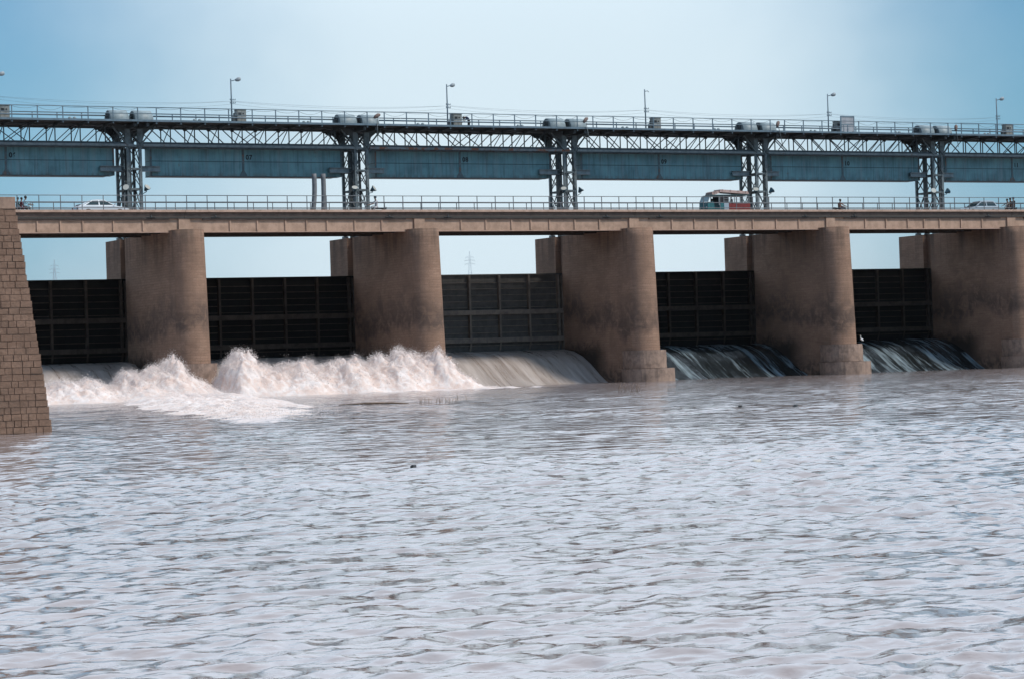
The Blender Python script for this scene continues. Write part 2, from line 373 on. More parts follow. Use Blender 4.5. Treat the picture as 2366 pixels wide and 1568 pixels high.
def seg_dist(X, Y, pts):
    best = np.full(X.shape, 1e9)
    for (ax, ay), (bx, by) in zip(pts[:-1], pts[1:]):
        dx, dy = bx-ax, by-ay; t = np.clip(((X-ax)*dx+(Y-ay)*dy)/(dx*dx+dy*dy), 0, 1)
        best = np.minimum(best, np.hypot(X-ax-t*dx, Y-ay-t*dy))
    return best
def river():
    # polar sheet fanned out from the near bank: fine ripples near, longer waves far away
    nr, na = 1500, 640
    r = 5.5*np.exp(np.linspace(0, math.log(330/5.5), nr)); a = R(27.4)+np.linspace(-R(20), R(20), na)
    rr, aa = np.meshgrid(r, a, indexing='ij')
    X = CAM.x+rr*np.sin(aa); Y = CAM.y+rr*np.cos(aa); Z = np.zeros_like(X)
    step = rr*(R(40)/na)
    dr = rr*math.log(330/5.5)/nr
    g = np.maximum(step, dr)
    rs = np.random.RandomState(5)
    # slow patches that calm or roughen the surface
    gust = np.zeros_like(X)
    for _ in range(9):
        k = 2*math.pi/rs.uniform(9, 45); th = rs.uniform(0, math.pi)
        gust += np.sin(k*(X*math.cos(th)*.7+Y*math.sin(th))+rs.uniform(0, 6.28))
    gust = np.clip(1.45+.45*gust, .8, 2.4)
    px, py = X.copy(), Y.copy()
    for lam in (.22,.26,.31,.37,.45,.55,.66,.8,1.0,1.25,1.6,2.1,2.8,3.7,5.0,7.0):
        for _ in range(5):
            L = lam*rs.uniform(.85, 1.18); th = R(rs.normal(96, 50)); k = 2*math.pi/L
            amp = L*.0064*rs.uniform(.5, 1.4)
            if L > .55: amp *= (.55/L)**1.3
            wgt = np.clip((L/(g*3.2)-.8)/1.2, 0, 1)
            ph = k*(px*math.cos(th)+py*math.sin(th))+rs.uniform(0, 6.28)+.8*np.sin(px*.9/L**.5+py*.5/L**.5+rs.uniform(0, 6))
            s = np.sin(ph)
            Z += amp*wgt*(gust if L < 2.2 else 1)*(s+.28*(2*s*s-1))
    foam = np.zeros_like(X)
    h06 = np.interp(X, *zip(*C06)); h07 = np.interp(X, *zip(*C07))
    front = np.where(X < 0, -12., -13.-.25*np.clip(X-10, -20, 14))
    near = np.clip((Y-front)/5, 0, 1)*np.clip((26-X)/3, 0, 1)*(Y < 6)
    foam = np.maximum(foam, .95*near)
    d = seg_dist(X, Y, [(-6, -11), (-9, -22), (-14.5, -38), (-24, -69), (-35, -99)]); w = np.interp(Y, [-104, -92, -69, -38, -8], [1.5, 2.6, 5.5, 7, 6.5])
    foam = np.maximum(foam, .70*np.clip(1.25-d/w, 0, 1)*(np.clip((Y+108)/10, 0, 1)))
    d = seg_dist(X, Y, [(-27, -78), (-19, -70), (-10, -50), (4, -26), (22, -20)]); foam = np.maximum(foam, .34*np.clip(1.2-d/5., 0, 1))
    for (bx, by, br, bs) in ((-40, -117, 1.3, .5), (20, -14, 9, .5), (38, -8, 8, .38), (62, -10, 9, .3)):
        foam = np.maximum(foam, bs*np.clip(1.3-np.hypot(X-bx, Y-by)/br, 0, 1))
    Z += .22*np.clip(foam-.3, 0, 1)*np.sin(X*2.1+np.sin(Y*1.3))*np.sin(Y*1.7+np.cos(X))
    V = np.stack([X, Y, Z], -1).reshape(-1, 3); F = grid_faces(nr, na)[:, ::-1]
    n0 = len(V)
    B = 2500.
    V = np.vstack([V, [(-B, -1200, -.3), (B, -1200, -.3), (B, 12.4, -.3), (-B, 12.4, -.3)]])
    F = np.vstack([F, [(n0, n0+1, n0+2, n0+3)]])
    o = np_mesh('river_water', V, F, M['water'], True, {'foam': np.append(foam.ravel(), [0]*4)})
    tag(o, kind='structure')
river()

# water pouring out under each gate
def sheet(i, mat):
    nx, ny = 150, 70
    x = np.linspace(.02, BAY-.02, nx); y = np.linspace(12.5, 1.0, ny)
    X, Y = np.meshgrid(x, y, indexing='ij')
    prof_y = [1.0, 3.2, 4.4, 5.4, 7.0, 8.4, 10., 11.7, 12.5]; prof_z = [-.9, -.25, .22, .75, 1.72, 2.4, 2.86, 3.05, 3.08]
    Z = np.interp(Y, prof_y, prof_z)
    for j in range(nx):
        for q in range(ny):
            e = (12.5-y[q])/9.
            Z[j, q] += e*.34*noise.noise((x[j]*.55+i*9, y[q]*.05, 3.3))+e*.14*noise.noise((x[j]*1.9+i*5, y[q]*.16, 9.1))
    V = np.stack([X+(i-1)*S, Y, Z], -1).reshape(-1, 3)
    o = np_mesh('flowing_water', V, grid_faces(nx, ny), mat, True); tag(o, kind='structure')
for i in range(6): sheet(i, M['sheet_pale'] if i < 3 else M['sheet_dark'])

# ------------------------------------------------------------------ white water
def fbm(p, o=4): return noise.fractal(p, .9, 2.1, o)
def crest(tab, x): return float(np.interp(x, [t[0] for t in tab], [t[1] for t in tab]))
def mound_h(tab, x, y, yc, wf, wb):
    yy = y+1.0*noise.noise((x*.35, 2., y*.1))
    h = crest(tab, x+.35*noise.noise((x*1.3, y*.8, 7.)))
    t = (yy-yc)/(wb if yy > yc else wf)
    e = max(0., 1-abs(t)**1.7)
    if e <= 0: return -.3
    d1 = noise.voronoi((x*.85+.5*noise.noise((x, y, 2.)), y*.85, 1.))[0][0]; d2 = noise.voronoi((x*2.2, y*2.2, 5.))[0][0]
    n_ = .95*(.55-d1)+.38*(.45-d2)+.22*fbm((x*1.3, y*1.3, 4.), 6)
    h = max(0., h+.30*(h-2.4)*min(1., h))
    return h*e*(.84+.34*n_)-.06+e*(.20*n_+.10*fbm((x*3.6, y*3.6, 8.), 5))
def splash(name, tab, x0, x1, yc, label):
    wf, wb = 4.2, 4.0
    dx = .085; xs = np.arange(x0, x1, dx); ys = np.arange(yc-wf-.8, yc+wb+.8, dx)
    Z = np.array([[mound_h(tab, x, y, yc, wf, wb) for y in ys] for x in xs])
    X, Y = np.meshgrid(xs, ys, indexing='ij')
    # push lumps sideways so that the crests curl
    ox = np.array([[.16*noise.noise((x*1.6, y*1.6, z*1.6+20)) for y, z in zip(ys, zr)] for x, zr in zip(xs, Z)])
    V = np.stack([X+ox*np.clip(Z, 0, 1), Y-ox*np.clip(Z, 0, 1), Z], -1).reshape(-1, 3)
    o = np_mesh(name, V, grid_faces(len(xs), len(ys)), M['foam'], True); tag(o, label, 'white water', None, 'stuff')
    return xs, ys, Z
def droplets(name, P, rad, label):
    n = len(P); base = np.array([(1,1,1),(1,-1,-1),(-1,1,-1),(-1,-1,1)])/1.732
    q = nrg.normal(size=(n, 3, 3)); u, _, vt = np.linalg.svd(q); rot = u@vt
    V = (P[:, None, :]+np.einsum('nij,kj->nki', rot, base)*rad[:, None, None]).reshape(-1, 3)
    f = np.array([(0,1,2),(0,3,1),(0,2,3),(1,3,2)]); F = (np.arange(n)[:, None, None]*4+f[None]).reshape(-1, 3)
    o = np_mesh(name, V, F, M['drop'], False); tag(o, label, 'spray', None, 'stuff')
def spray(tab, grid, count, yc, seed):
    """a ragged shell of fine drops round the crests, thickest where plumes shoot up"""
    xs, ys, Z = grid; r_ = np.random.RandomState(seed)
    pl = np.array([[.55+1.0*noise.noise((x*.9, y*.5, 5.))+.7*noise.noise((x*2.6, y*1.2, 15.)) for y in ys[::3]] for x in xs[::3]]).clip(0.04, 1.6)
    ix = r_.randint(0, len(xs), count*3); iy = np.clip(((yc+r_.normal(.1, 1.7, count*3))-ys[0])/(ys[1]-ys[0]), 0, len(ys)-1).astype(int)
    z = Z[ix, iy]; c = pl[np.minimum(ix//3, pl.shape[0]-1), np.minimum(iy//3, pl.shape[1]-1)]
    keep = (z > .02) & (r_.rand(count*3) < .25+.75*c); ix, iy, z, c = ix[keep][:count], iy[keep][:count], z[keep][:count], c[keep][:count]
    n = len(z); lift = np.abs(r_.normal(0, .24, n))*(.35+.75*c)*np.clip(z*.6, .18, 1.1)
    far = r_.rand(n) < .035; lift[far] *= 2.0
    P = np.stack([xs[ix]+r_.normal(0, .16, n), ys[iy]+r_.normal(0, .2, n), z-.04+lift], -1)
    return P, r_.uniform(.010, .036, n)*(1-.5*r_.rand(n))*np.where(lift > .5, .6, 1)*np.where(r_.rand(n) < .05, 2.2, 1)
g6 = splash('white_water', C06, -20.9, -.3, -6.2, 'pinkish white boiling water below gates of bay 06 at the stone wall')
g7 = splash('white_water', C07, -1.7, 23.8, -5.6, 'row of tall white splashes below bay 07 in front of the pier')
P1, r1 = spray(C06, g6, 100000, -6.2, 3); P2, r2_ = spray(C07, g7, 150000, -5.6, 4)
droplets('spray', P1, r1, 'fine white droplets flying above the boil of bay 06')
droplets('spray', P2, r2_, 'fine white droplets flying above the boil of bay 07')
def tongue_mound():
    line = [(-6, -12), (-9, -22), (-14.5, -38), (-24, -69), (-34, -96)]; hh = [.9, .7, .5, .36, .16]; ww = [5, 5.5, 5.5, 4.6, 1.8]
    nt, nw = 700, 90; V = np.zeros((nt, nw, 3)); L = np.array(line)
    for i in range(nt):
        u = i/(nt-1)*(len(line)-1); k = min(int(u), len(line)-2); f = u-k
        c = L[k]*(1-f)+L[k+1]*f; d = L[k+1]-L[k]; d = d/np.linalg.norm(d); nrm = np.array([-d[1], d[0]])
        h = hh[k]*(1-f)+hh[k+1]*f; w = ww[k]*(1-f)+ww[k+1]*f; e0 = min(1, i/40, (nt-1-i)/60)
        for j in range(nw):
            t = j/(nw-1)*2-1; p = c+nrm*w*t; x, y = p
            e = max(0, 1-abs(t)**1.8)*e0; b = 1-2.4*abs(noise.noise((x*.55, y*.30, 2.)))
            z = h*e*(.12+1.0*noise.noise((x*.30, y*.13, 6.))+.62*b)+e*.13*fbm((x*1.6, y*1.2, 3.), 5)-.07
            V[i, j] = (x, y, z)
    o = np_mesh('white_water', V.reshape(-1, 3), grid_faces(nt, nw), M['foam'], True)
    tag(o, 'long ragged tongue of pinkish foam drifting from the splashes towards the stone wall', 'white water', None, 'stuff')
tongue_mound()
def tongue():
    line = [(-6, -11), (-9, -22), (-14.5, -38), (-24, -69), (-33, -94)]
    r_ = np.random.RandomState(9); n = 60000; t = r_.beta(1.0, 1.2, n)*(len(line)-1); k = np.minimum(t.astype(int), len(line)-2); f = t-k
    L = np.array(line); c = L[k]*(1-f)[:, None]+L[k+1]*f[:, None]
    P = np.zeros((n, 3)); wd = np.interp(t, [0, 1, 2, 3, 4], [2.6, 2.8, 2.8, 2.2, .9]); P[:, 0] = c[:, 0]+r_.normal(0, 1, n)*wd; P[:, 1] = c[:, 1]+r_.normal(0, 2.0, n); P[:, 2] = .02+np.minimum(r_.exponential(.30, n), 1.1)*(1-.6*t/(len(line)-1))
    droplets('spray', P, r_.uniform(.006, .020, n), 'low pinkish spray drifting over the foam streak beyond the stone wall')
tongue()

# ------------------------------------------------------------------ stone wall in the left foreground
def divide_wall():
    t = empty('masonry_wall', (-43.6, -100.1, 0))
    rw = random.Random(4)
    H = 8.05; bh = .236; rows = int(H/bh)
    m = MB()
    def prot(): return rw.choice((.006, .010, .016, .024, .034))+rw.uniform(0, .008)
    for r in range(-2, rows):
        z0, z1 = r*bh, (r+1)*bh-.005
        # right edge leans back with height: batter 1 in 8.5
        def xe(z): return .02-.125*z-.0028*z*z*.6
        x = xe((z0+z1)/2)+rw.uniform(-.018, .03); n_off = rw.uniform(0, .3)
        # front face blocks, end to end
        first = True; xr = x
        while xr > -7.5:
            w = rw.uniform(.22, .46) if not first else rw.uniform(.25, .5)
            p = prot(); d = .4
            ch = .011
            xa, xb = xr-w+.005, xr
            y0 = -p
            m.add([(xa, 0+.02, z0), (xb, .02, z0), (xb, .02, z1), (xa, .02, z1),
                   (xa+ch, y0-ch, z0+ch), (xb-ch, y0-ch, z0+ch), (xb-ch, y0-ch, z1-ch), (xa+ch, y0-ch, z1-ch)],
                  [(4,5,6,7),(0,1,5,4),(1,2,6,5),(2,3,7,6),(3,0,4,7)])
            if first:  # the corner block shows its side
                m.add([(xb, .02, z0), (xb, .5, z0), (xb, .5, z1), (xb, .02, z1)], [(0,1,2,3)]); first = False
            xr -= w
        y = .5
        while y < 12:      # long side, stretching back towards the barrage
            w = rw.uniform(.35, .65); p = prot()*.8
            m.add([(x, y, z0), (x, y+w-.012, z0), (x, y+w-.012, z1), (x, y, z1), (x+p, y+.02, z0+.02), (x+p, y+w-.03, z0+.02), (x+p, y+w-.03, z1-.02), (x+p, y+.02, z1-.02)],
                  [(4,5,6,7),(0,1,5,4),(1,2,6,5),(2,3,7,6),(3,0,4,7)])
            y += w
    # mortar core behind the blocks
    core = MB(); n = 12
    zs = [-.6+(H+.6)*k/n for k in range(n+1)]
    vs = []; fs = []
    for z in zs:
        xx = .0-.125*z-.0017*z*z
        vs += [(-7.6, -.004, z), (xx-.006, -.004, z), (xx-.006, 70, z), (-7.6, 70, z)]
    for k in range(n):
        for q in range(4): a = k*4+q; b = k*4+(q+1)%4; fs.append((a, b, b+4, a+4))
    fs.append((n*4, n*4+1, n*4+2, n*4+3)); core.add(vs, fs)
    bl = m
    for i, f in enumerate(bl.f):
        bl.uv[i] = [(bl.v[j][0]+bl.v[j][1]*.7, bl.v[j][2]) for j in f]
    bl.build('stone_courses', M['wall_block'], t)
    core.build('core', M['mortar'], t)
    cp = MB(); xx = -.125*H-.0017*H*H
    cp.prism([(-7.6, H-.02), (xx+.03, H-.02), (xx+.02, H+.40), (-7.6, H+.42)], -.05, 70)
    cp.build('coping', M['cap'], t)
    tag(t, 'tall battered wall of rough brown stone blocks at the left edge of the river', 'wall')
nb_ = NT('wall_block_stone'); oo = nb_.tc.outputs['Object']
vor = nb_.N('ShaderNodeTexVoronoi'); nb_.put(vor.inputs['Vector'], nb_.map(oo, (2.0, 2.0, 3.4))); vor.inputs['Scale'].default_value = 1.
cc = nb_.mix(nb_.ramp(nb_.xyz(vor.outputs['Color'])[0], .2, .85), (.265, .166, .118), (.22, .136, .096))
cc = nb_.mix(nb_.ramp(nb_.noise(oo, 9, 6, .7), .4, .7, 0, .6), cc, (.15, .098, .072))
cc = nb_.mix(nb_.ramp(nb_.noise(nb_.map(oo, (.4, .4, 1.6)), 1., 6, .65, .5), .48, .68, 0, .6), cc, (.12, .08, .06))
M['wall_block'] = nb_.fin(cc, .93, nb_.bump(nb_.noise(oo, 13, 7, .7), .9, .03), spec=.2)
M['mortar'] = plain('mortar', (.225, .141, .10), .95)
divide_wall()

# ------------------------------------------------------------------ barrage piers
def nose(z):
    """centre Y, radius and half width of the downstream nose at height z"""
    t = (13.3-z)/10.6
    return .3-.38*t, 1.3+.10*max(0, t)
def make_pier(label):
    t = empty('bridge_pier'); m = MB()
    zs = [-3, 0, 1.2, 2.7, 4, 5.5, 7, 8.5, 10, 11.5, 12.6, 13.3]; cx = -PW/2
    NS = 20; rings = []
    for z in zs:
        yc, r = nose(z); ring = []
        for k in range(NS+1):
            a = math.pi+math.pi*k/NS; ring.append((cx+min(r, 1.3+.02*0)*math.cos(a) if False else cx+r*math.cos(a)*(1.3/r if abs(math.cos(a)) > .999 else 1), yc+r*math.sin(a)*1.08, z))
        h = PW/2
        ring[0] = (cx-h, yc, z); ring[-1] = (cx+h, yc, z)
        for (x, y) in ((h, 6), (h, 11.8), (h-.5, 11.8), (h-.5, 13.0), (h, 13.0)): ring.append((cx+x, y, z))
        for k in range(13):
            a = math.pi*k/12; ring.append((cx+h*math.cos(a), 16.6+1.2*math.sin(a), z))
        for (x, y) in ((-h, 13.0), (-h+.5, 13.0), (-h+.5, 11.8), (-h, 11.8), (-h, 6)): ring.append((cx+x, y, z))
        rings.append(ring)
    n = len(rings[0]); vs = [p for r in rings for p in r]
    arc = [0.]
    for k in range(n): a, b = rings[-1][k], rings[-1][(k+1) % n]; arc.append(arc[-1]+math.hypot(a[0]-b[0], a[1]-b[1]))
    m.add(vs, [])
    for i in range(len(zs)-1):
        for k in range(n):
            idx = len(m.f); f = (i*n+k, i*n+(k+1) % n, (i+1)*n+(k+1) % n, (i+1)*n+k); m.f.append(f)
            m.uv[idx] = [(arc[k], zs[i]), (arc[k+1], zs[i]), (arc[k+1], zs[i+1]), (arc[k], zs[i+1])]
            if k < NS: m.sm.add(idx)
    m.f.append(tuple((len(zs)-1)*n+k for k in range(n))); m.uv[len(m.f)-1] = [(p[0], p[1]) for p in rings[-1]]
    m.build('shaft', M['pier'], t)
    # two stepped courses round the foot of the nose
    for (z0, z1, d, fy) in ((1.16, 2.70, .38, .30), (-3, 1.13, .82, .72)):
        p = MB(); yc, r = nose(z0); rr = r+d
        pts = [(cx+rr*math.cos(math.pi+math.pi*k/NS), yc-fy+rr*math.sin(math.pi+math.pi*k/NS)) for k in range(NS+1)]
        pts = [(pts[0][0]+d*.9, yc+1.2)]+pts+[(pts[-1][0], yc+1.8)]
        rw = random.Random(int(z1*10))
        zz = [z0+(z1-z0)*k/4 for k in range(5)]
        vs = []; ns = len(pts)
        for z in zz:
            for (x, y) in pts: vs.append((x+rw.uniform(-.03, .03), y+rw.uniform(-.03, .03)+.06*(z-z0), z))
        fs = [(i*ns+k, i*ns+k+1, (i+1)*ns+k+1, (i+1)*ns+k) for i in range(4) for k in range(ns-1)]
        fs.append(tuple(4*ns+k for k in range(ns)))
        p.add(vs, fs); p.build('footing', M['plinth'], t)
    b = MB().box((-1.78, .84, 13.303), (-.82, 1.3, 14.58)); b.build('bearing_block', M['web'], t)
    tag(t, label, 'pier', 'stone piers of the barrage')
    return t
PLAB = ['brown stone pier at the far left, hidden behind the rough stone wall',
        'round nosed stone pier between counterweights 06 and 07, its footing splashed by foam',
        'round nosed stone pier between counterweights 07 and 08, foot buried in white splashes',
        'round nosed stone pier between counterweights 08 and 09, two stepped footings bare above brown water',
        'darker stone pier between counterweights 09 and 10, a white bird on its footing',
        'dark stone pier right of counterweight 10, cut off by the right edge of the photo',
        'stone pier beyond the right end of counterweight 11']
pier0 = make_pier(PLAB[1])
for k in range(1, 5):
    o = copy_tree(pier0); o.location = (k*S, 0, 0); o['label'] = PLAB[k+1]

# ------------------------------------------------------------------ road bridge spans
STIFF = [2.6, 4.94, 7.4, 9.25, 11.06, 13.54, 15.98]
def make_span():
    t = empty('bridge_span'); m = MB()
    x0, x1 = -1.29, S-1.31
    MB().box((x0, .58, 14.75), (x1, .95, 14.94)).build('kerb', M['deck'], t)
    sl_ = MB().box((x0, .78, 14.245), (x1, 8.3, 14.40)); sl_.box((x0, .95, 14.40), (x1, 1.25, 14.86)); sl_.box((x0, 8.0, 14.40), (x1, 8.3, 14.90)); sl_.build('road_slab', M['asphalt'], t)
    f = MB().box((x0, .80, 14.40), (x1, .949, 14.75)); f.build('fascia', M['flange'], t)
    gx0, gx1 = -.80, S-1.80
    g = MB().box((gx0, 1.0, 13.20), (gx1, 1.25, 14.244))
    for x in STIFF: g.box((x-.055, .90, 13.251), (x+.055, .999, 14.10))
    g.build('front_girder', M['web'], t)
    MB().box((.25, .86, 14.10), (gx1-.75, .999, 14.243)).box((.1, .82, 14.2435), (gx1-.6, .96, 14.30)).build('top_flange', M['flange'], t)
    MB().box((gx0, .84, 13.14), (gx1, 1.4, 13.199)).build('bottom_flange', M['deck'], t)
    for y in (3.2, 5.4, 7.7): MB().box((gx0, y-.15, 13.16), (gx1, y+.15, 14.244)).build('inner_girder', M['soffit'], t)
    for k in range(9):
        x = gx0+.3+k*(gx1-gx0-.6)/8
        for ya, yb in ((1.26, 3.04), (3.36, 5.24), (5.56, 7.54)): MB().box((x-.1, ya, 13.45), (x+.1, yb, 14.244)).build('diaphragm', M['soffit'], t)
    p = MB()
    for x in (1.3, 16.6): p.tube([(x, .72, 14.5), (x, .72, 14.25)], .05, 8); p.box((x-.35, .70, 14.33), (x+.35, .79, 14.37))
    p.build('drain_pipe', M['steel_dark'], t)
    return t
def bay_copies(proto, labels, cat, group, ks=range(6)):
    out = []
    for n, i in enumerate(ks):
        o = proto if n == 0 else copy_tree(proto)
        o.location = ((i-1)*S, 0, 0); tag(o, labels(i), cat, group); out.append(o)
    return out
bay_copies(make_span(), lambda i: 'tan concrete road span with panelled girder below counterweight %s' % NUM[i], 'bridge span', 'road bridge spans')

def make_road_rail(y, z0, short):
    t = empty('guard_rail'); n = 12
    for k in range(n):
        x = -1.1+k*S/n
        MB().box((x-.028, y-.028, z0), (x+.028, y+.028, z0+1.14)).build('post', M['rail_road'], t)
    for z in (.16, .62, 1.14):
        MB().tube([(-1.3, y, z0+z), (S-1.3, y, z0+z)], .034, 6).build('rail', M['rail_road'], t)
    return t
bay_copies(make_road_rail(.74, 14.94, False), lambda i: 'near grey pipe railing of the road below counterweight %s' % NUM[i], 'railing', 'near road railings')
bay_copies(make_road_rail(8.15, 14.90, True), lambda i: 'far grey pipe railing of the road below counterweight %s' % NUM[i], 'railing', 'far road railings')

# ------------------------------------------------------------------ sluice gates
def make_gate():
    t = empty('sluice_gate')
    s = MB().box((-.3, 12.25, 2.95), (BAY+.3, 12.40, 9.92)); s.box((-.1, 12.05, 9.85), (BAY+.1, 12.24, 9.95)); s.build('skin_plate', M['gate'], t)
    pl = MB()
    for k in range(11):
        z = 3.6+k*.56
        if abs(z-4.06) < .28 or abs(z-6.53) < .28: continue
        pl.box((.05, 12.10, z-.03), (BAY-.05, 12.249, z+.03))
    pl.build('stiffener', M['gate_beam'], t)
    for z in (4.06, 6.53):
        b = MB().box((-.2, 11.80, z-.21), (BAY+.2, 11.84, z+.21)); b.box((-.2, 11.84, z+.17), (BAY+.2, 12.249, z+.21)); b.box((-.2, 11.84, z-.21), (BAY+.2, 12.249, z-.17)); b.build('crossbeam', M['gate_beam'], t)
    for k in range(6):
        x = 2.7+3.0*k
        r = MB().box((x-.09, 11.86, 6.745), (x+.09, 12.249, 9.85)); r.box((x-.09, 11.86, 4.275), (x+.09, 12.249, 6.315)); r.add([(x-.09, 12.249, 2.97), (x+.09, 12.249, 2.97), (x+.09, 11.9, 3.84), (x-.09, 11.9, 3.84)], [(0,1,2,3)]); r.build('rib', M['gate_beam'], t)
    s2 = MB().box((-.1, 11.86, 3.0), (.08, 12.249, 9.8)).box((BAY-.08, 11.86, 3.0), (BAY+.1, 12.249, 9.8)); s2.build('end_post', M['gate_beam'], t)
    return t
GL = ['dark steel gate below counterweight 06, rough water foaming at its foot', 'black steel gate below counterweight 07 above the tallest splashes', 'lighter grey steel gate below counterweight 08 with a smooth water sheet',
      'dark steel gate below counterweight 09 above dark streaked water', 'dark steel gate below counterweight 10 beside the white bird', 'dark steel gate below counterweight 11 at the right edge']
gates = bay_copies(make_gate(), lambda i: GL[i], 'gate', 'steel sluice gates', range(6))
M['gate_grey'] = weathered('grey_gate_steel', (.085, .075, .065), (.045, .04, .035), .75, .7); M['gate_beam_grey'] = weathered('grey_gate_beam_steel', (.20, .155, .122), (.11, .085, .068), .7, .8)
for ch in gates[2].children:          # this gate's colour is paled to stand in for mist before it
    ch.data = ch.data.copy(); ch.data.materials[0] = M['gate_grey'] if ch.name.startswith('skin') else M['gate_beam_grey']

# ------------------------------------------------------------------ hoist towers
def make_tower():
    t = empty('hoist_tower'); xa, xb, yf, yr = -2.2, -1.13, 11.5, 14.25
    Z = (13.3, 15.3, 17.41, 19.1, 21.0)
    for x in (xa, xb):
        for y in (yf, yr):
            l = MB().box((x-.12, y-.10, 13.3), (x+.12, y+.10, 21.0)); l.box((x-.24, y-.14, 21.0), (x+.24, y+.14, 22.78)); l.box((x-.22, y-.2, 13.301), (x+.22, y+.2, 13.5))
            l.build('leg', M['steel'], t)
    for x, y in ((xa-.22, 12.35), (xb+.33, 12.35), (xa+.02, 12.95), (xb-.02, 13.1), (-1.66, 13.7)):
        MB().box((x-.10, y-.08, 13.3), (x+.10, y+.08, 20.9)).build('guide_post', M['steel_dark'], t)
    for y in (yf, yr):
        b = MB(); s = -.06 if y == yf else .06
        for k in range(4):
            z0, z1 = Z[k]+.1, Z[k+1]-.08
            b.bar((xa, y+s, z0), (xb, y+s, z1), .09, .05); b.bar((xa, y+s*1.9, z1), (xb, y+s*1.9, z0), .09, .05)
        b.bar((xa, y+s, 21.1), (xb, y+s, 22.6), .12, .06); b.bar((xa, y+s*1.9, 22.6), (xb, y+s*1.9, 21.1), .12, .06)
        b.build('brace', M['steel_dark'], t)
        for z in (17.41, 19.1, 21.0): MB().box((xa-.1, y-.06, z-.08), (xb+.1, y+.06, z+.08)).build('strut', M['steel'], t)
    for x in (xa, xb):
        b = MB(); s = -.05 if x == xa else .05
        for k in range(4):
            z0, z1 = Z[k]+.1, Z[k+1]-.08
            b.bar((x+s, yf, z0), (x+s, (yf+yr)/2, z1), .08, .05); b.bar((x+s, yr, z0), (x+s, (yf+yr)/2, z1), .08, .05)
            b.box((x-.05, yf+.1, Z[k+1]-.07), (x+.05, yr-.1, Z[k+1]+.07))
        b.bar((x+s, yf, 22.6), (x+s, yr, 21.1), .12, .08); b.bar((x-s, yr, 22.6), (x-s, yf, 21.1), .12, .08)
        b.build('side_brace', M['steel_dark'], t)
    for y in (yf-.16, yr+.16):       # knees spreading up to the walkway
        for s, x in ((-1, xa), (1, xb)):
            k = MB(); k.bar((x, y, 21.05), (x+s*1.35, y, 22.62), .16, .10); k.build('knee_brace', M['steel'], t)
    for y in (yf-.15, yr+.15):
        for s, x in ((-1, xa), (1, xb)):
            g = MB(); g.prism([(x+s*.24, 22.7), (x+s*1.6, 22.7), (x+s*1.5, 22.45), (x+s*.9, 22.38), (x+s*.42, 22.0), (x+s*.24, 21.5)][::(1 if s > 0 else -1)], y-.03 if y > 13 else y+.02, y+.03 if y > 13 else y+.08); g.build('gusset', M['steel_dark'], t)
    tb = MB(); tb.box((xa-.3, yf-.15, 22.42), (xb+.3, yf+.15, 22.65)); tb.box((xa-.3, yr-.15, 22.42), (xb+.3, yr+.15, 22.65))
    for x in (xa, xb): tb.box((x-.12, 9.3, 22.42), (x+.12, yf-.15, 22.73)); tb.box((x-.12, yf+.15, 22.42), (x+.12, yr-.15, 22.73))
    tb.build('top_beam', M['steel_dark'], t)
    for (x0, x1) in ((-4.36, -2.35), (-.98, .88)):    # ledges that catch the counterweights
        r = MB().box((x0, 12.28, 18.98), (x1, 12.32, 19.34)); r.box((x0, 12.12, 19.34), (x1, 12.5, 19.39)); r.box((x0, 12.12, 18.93), (x1, 12.5, 18.98)); r.build('rest_beam', M['chord'], t)
    la = MB(); 
    for x in (-2.32, -2.02): la.bar((x, 11.4, 13.3), (x, 11.4, 20.9), .035)
    for k in range(26): la.bar((-2.32, 11.4, 13.5+k*.285), (-2.02, 11.4, 13.5+k*.285), .02)
    la.build('ladder', M['steel'], t)
    return t
TL = ['steel lattice hoist tower between counterweights 06 and 07', 'steel lattice hoist tower between counterweights 07 and 08, beside two bent pipes',
      'steel lattice hoist tower between counterweights 08 and 09, rust on its left knee', 'steel lattice hoist tower between counterweights 09 and 10, behind the loaded rickshaw', 'steel lattice hoist tower between counterweights 10 and 11']
tw = make_tower()
for k in range(5):
    o = tw if k == 0 else copy_tree(tw)
    o.location = (k*S, 0, 0); tag(o, TL[k], 'tower', 'hoist towers on the piers')

def make_flood():
    t = empty('floodlight')
    b = MB().tube([(-.26, 0, -.10), (-.16, 0, -.06), (0, 0, 0), (.10, 0, .04), (.16, 0, .065)], [.07, .13, .2, .27, .29], 14); b.build('housing', M['lamp_blue'], t)
    MB().tube([(.161, 0, .066), (.175, 0, .071)], .26, 14).build('lens', M['lens'], t)
    MB().bar((-.1, 0, -.25), (-.1, 0, -.02), .05).bar((-.5, 0, -.25), (-.08, 0, -.25), .05).build('bracket', M['steel_dark'], t)
    return t
M['lamp_blue'] = plain('blue_grey_enamel', (.05, .12, .16), .4)
fl = make_flood(); first = True
NB = ['06 and 07', '07 and 08', '08 and 09', '09 and 10', '10 and 11']
for k in range(5):
    for s in (0, 1):
        o = fl if first else copy_tree(fl); first = False
        o.location = (k*S-(.72 if s == 0 else 2.5), 11.3 if s == 0 else 11.2, 17.45); o.rotation_euler = (0, R(rng.uniform(-35, 10)), R(rng.uniform(-75, 5) if s == 0 else rng.uniform(-125, -80)))
        tag(o, ('dark bell floodlight on the right leg of the tower between %s' if s == 0 else 'pale floodlight on the left leg of the tower between %s') % NB[k], 'floodlight', 'floodlights on the towers')

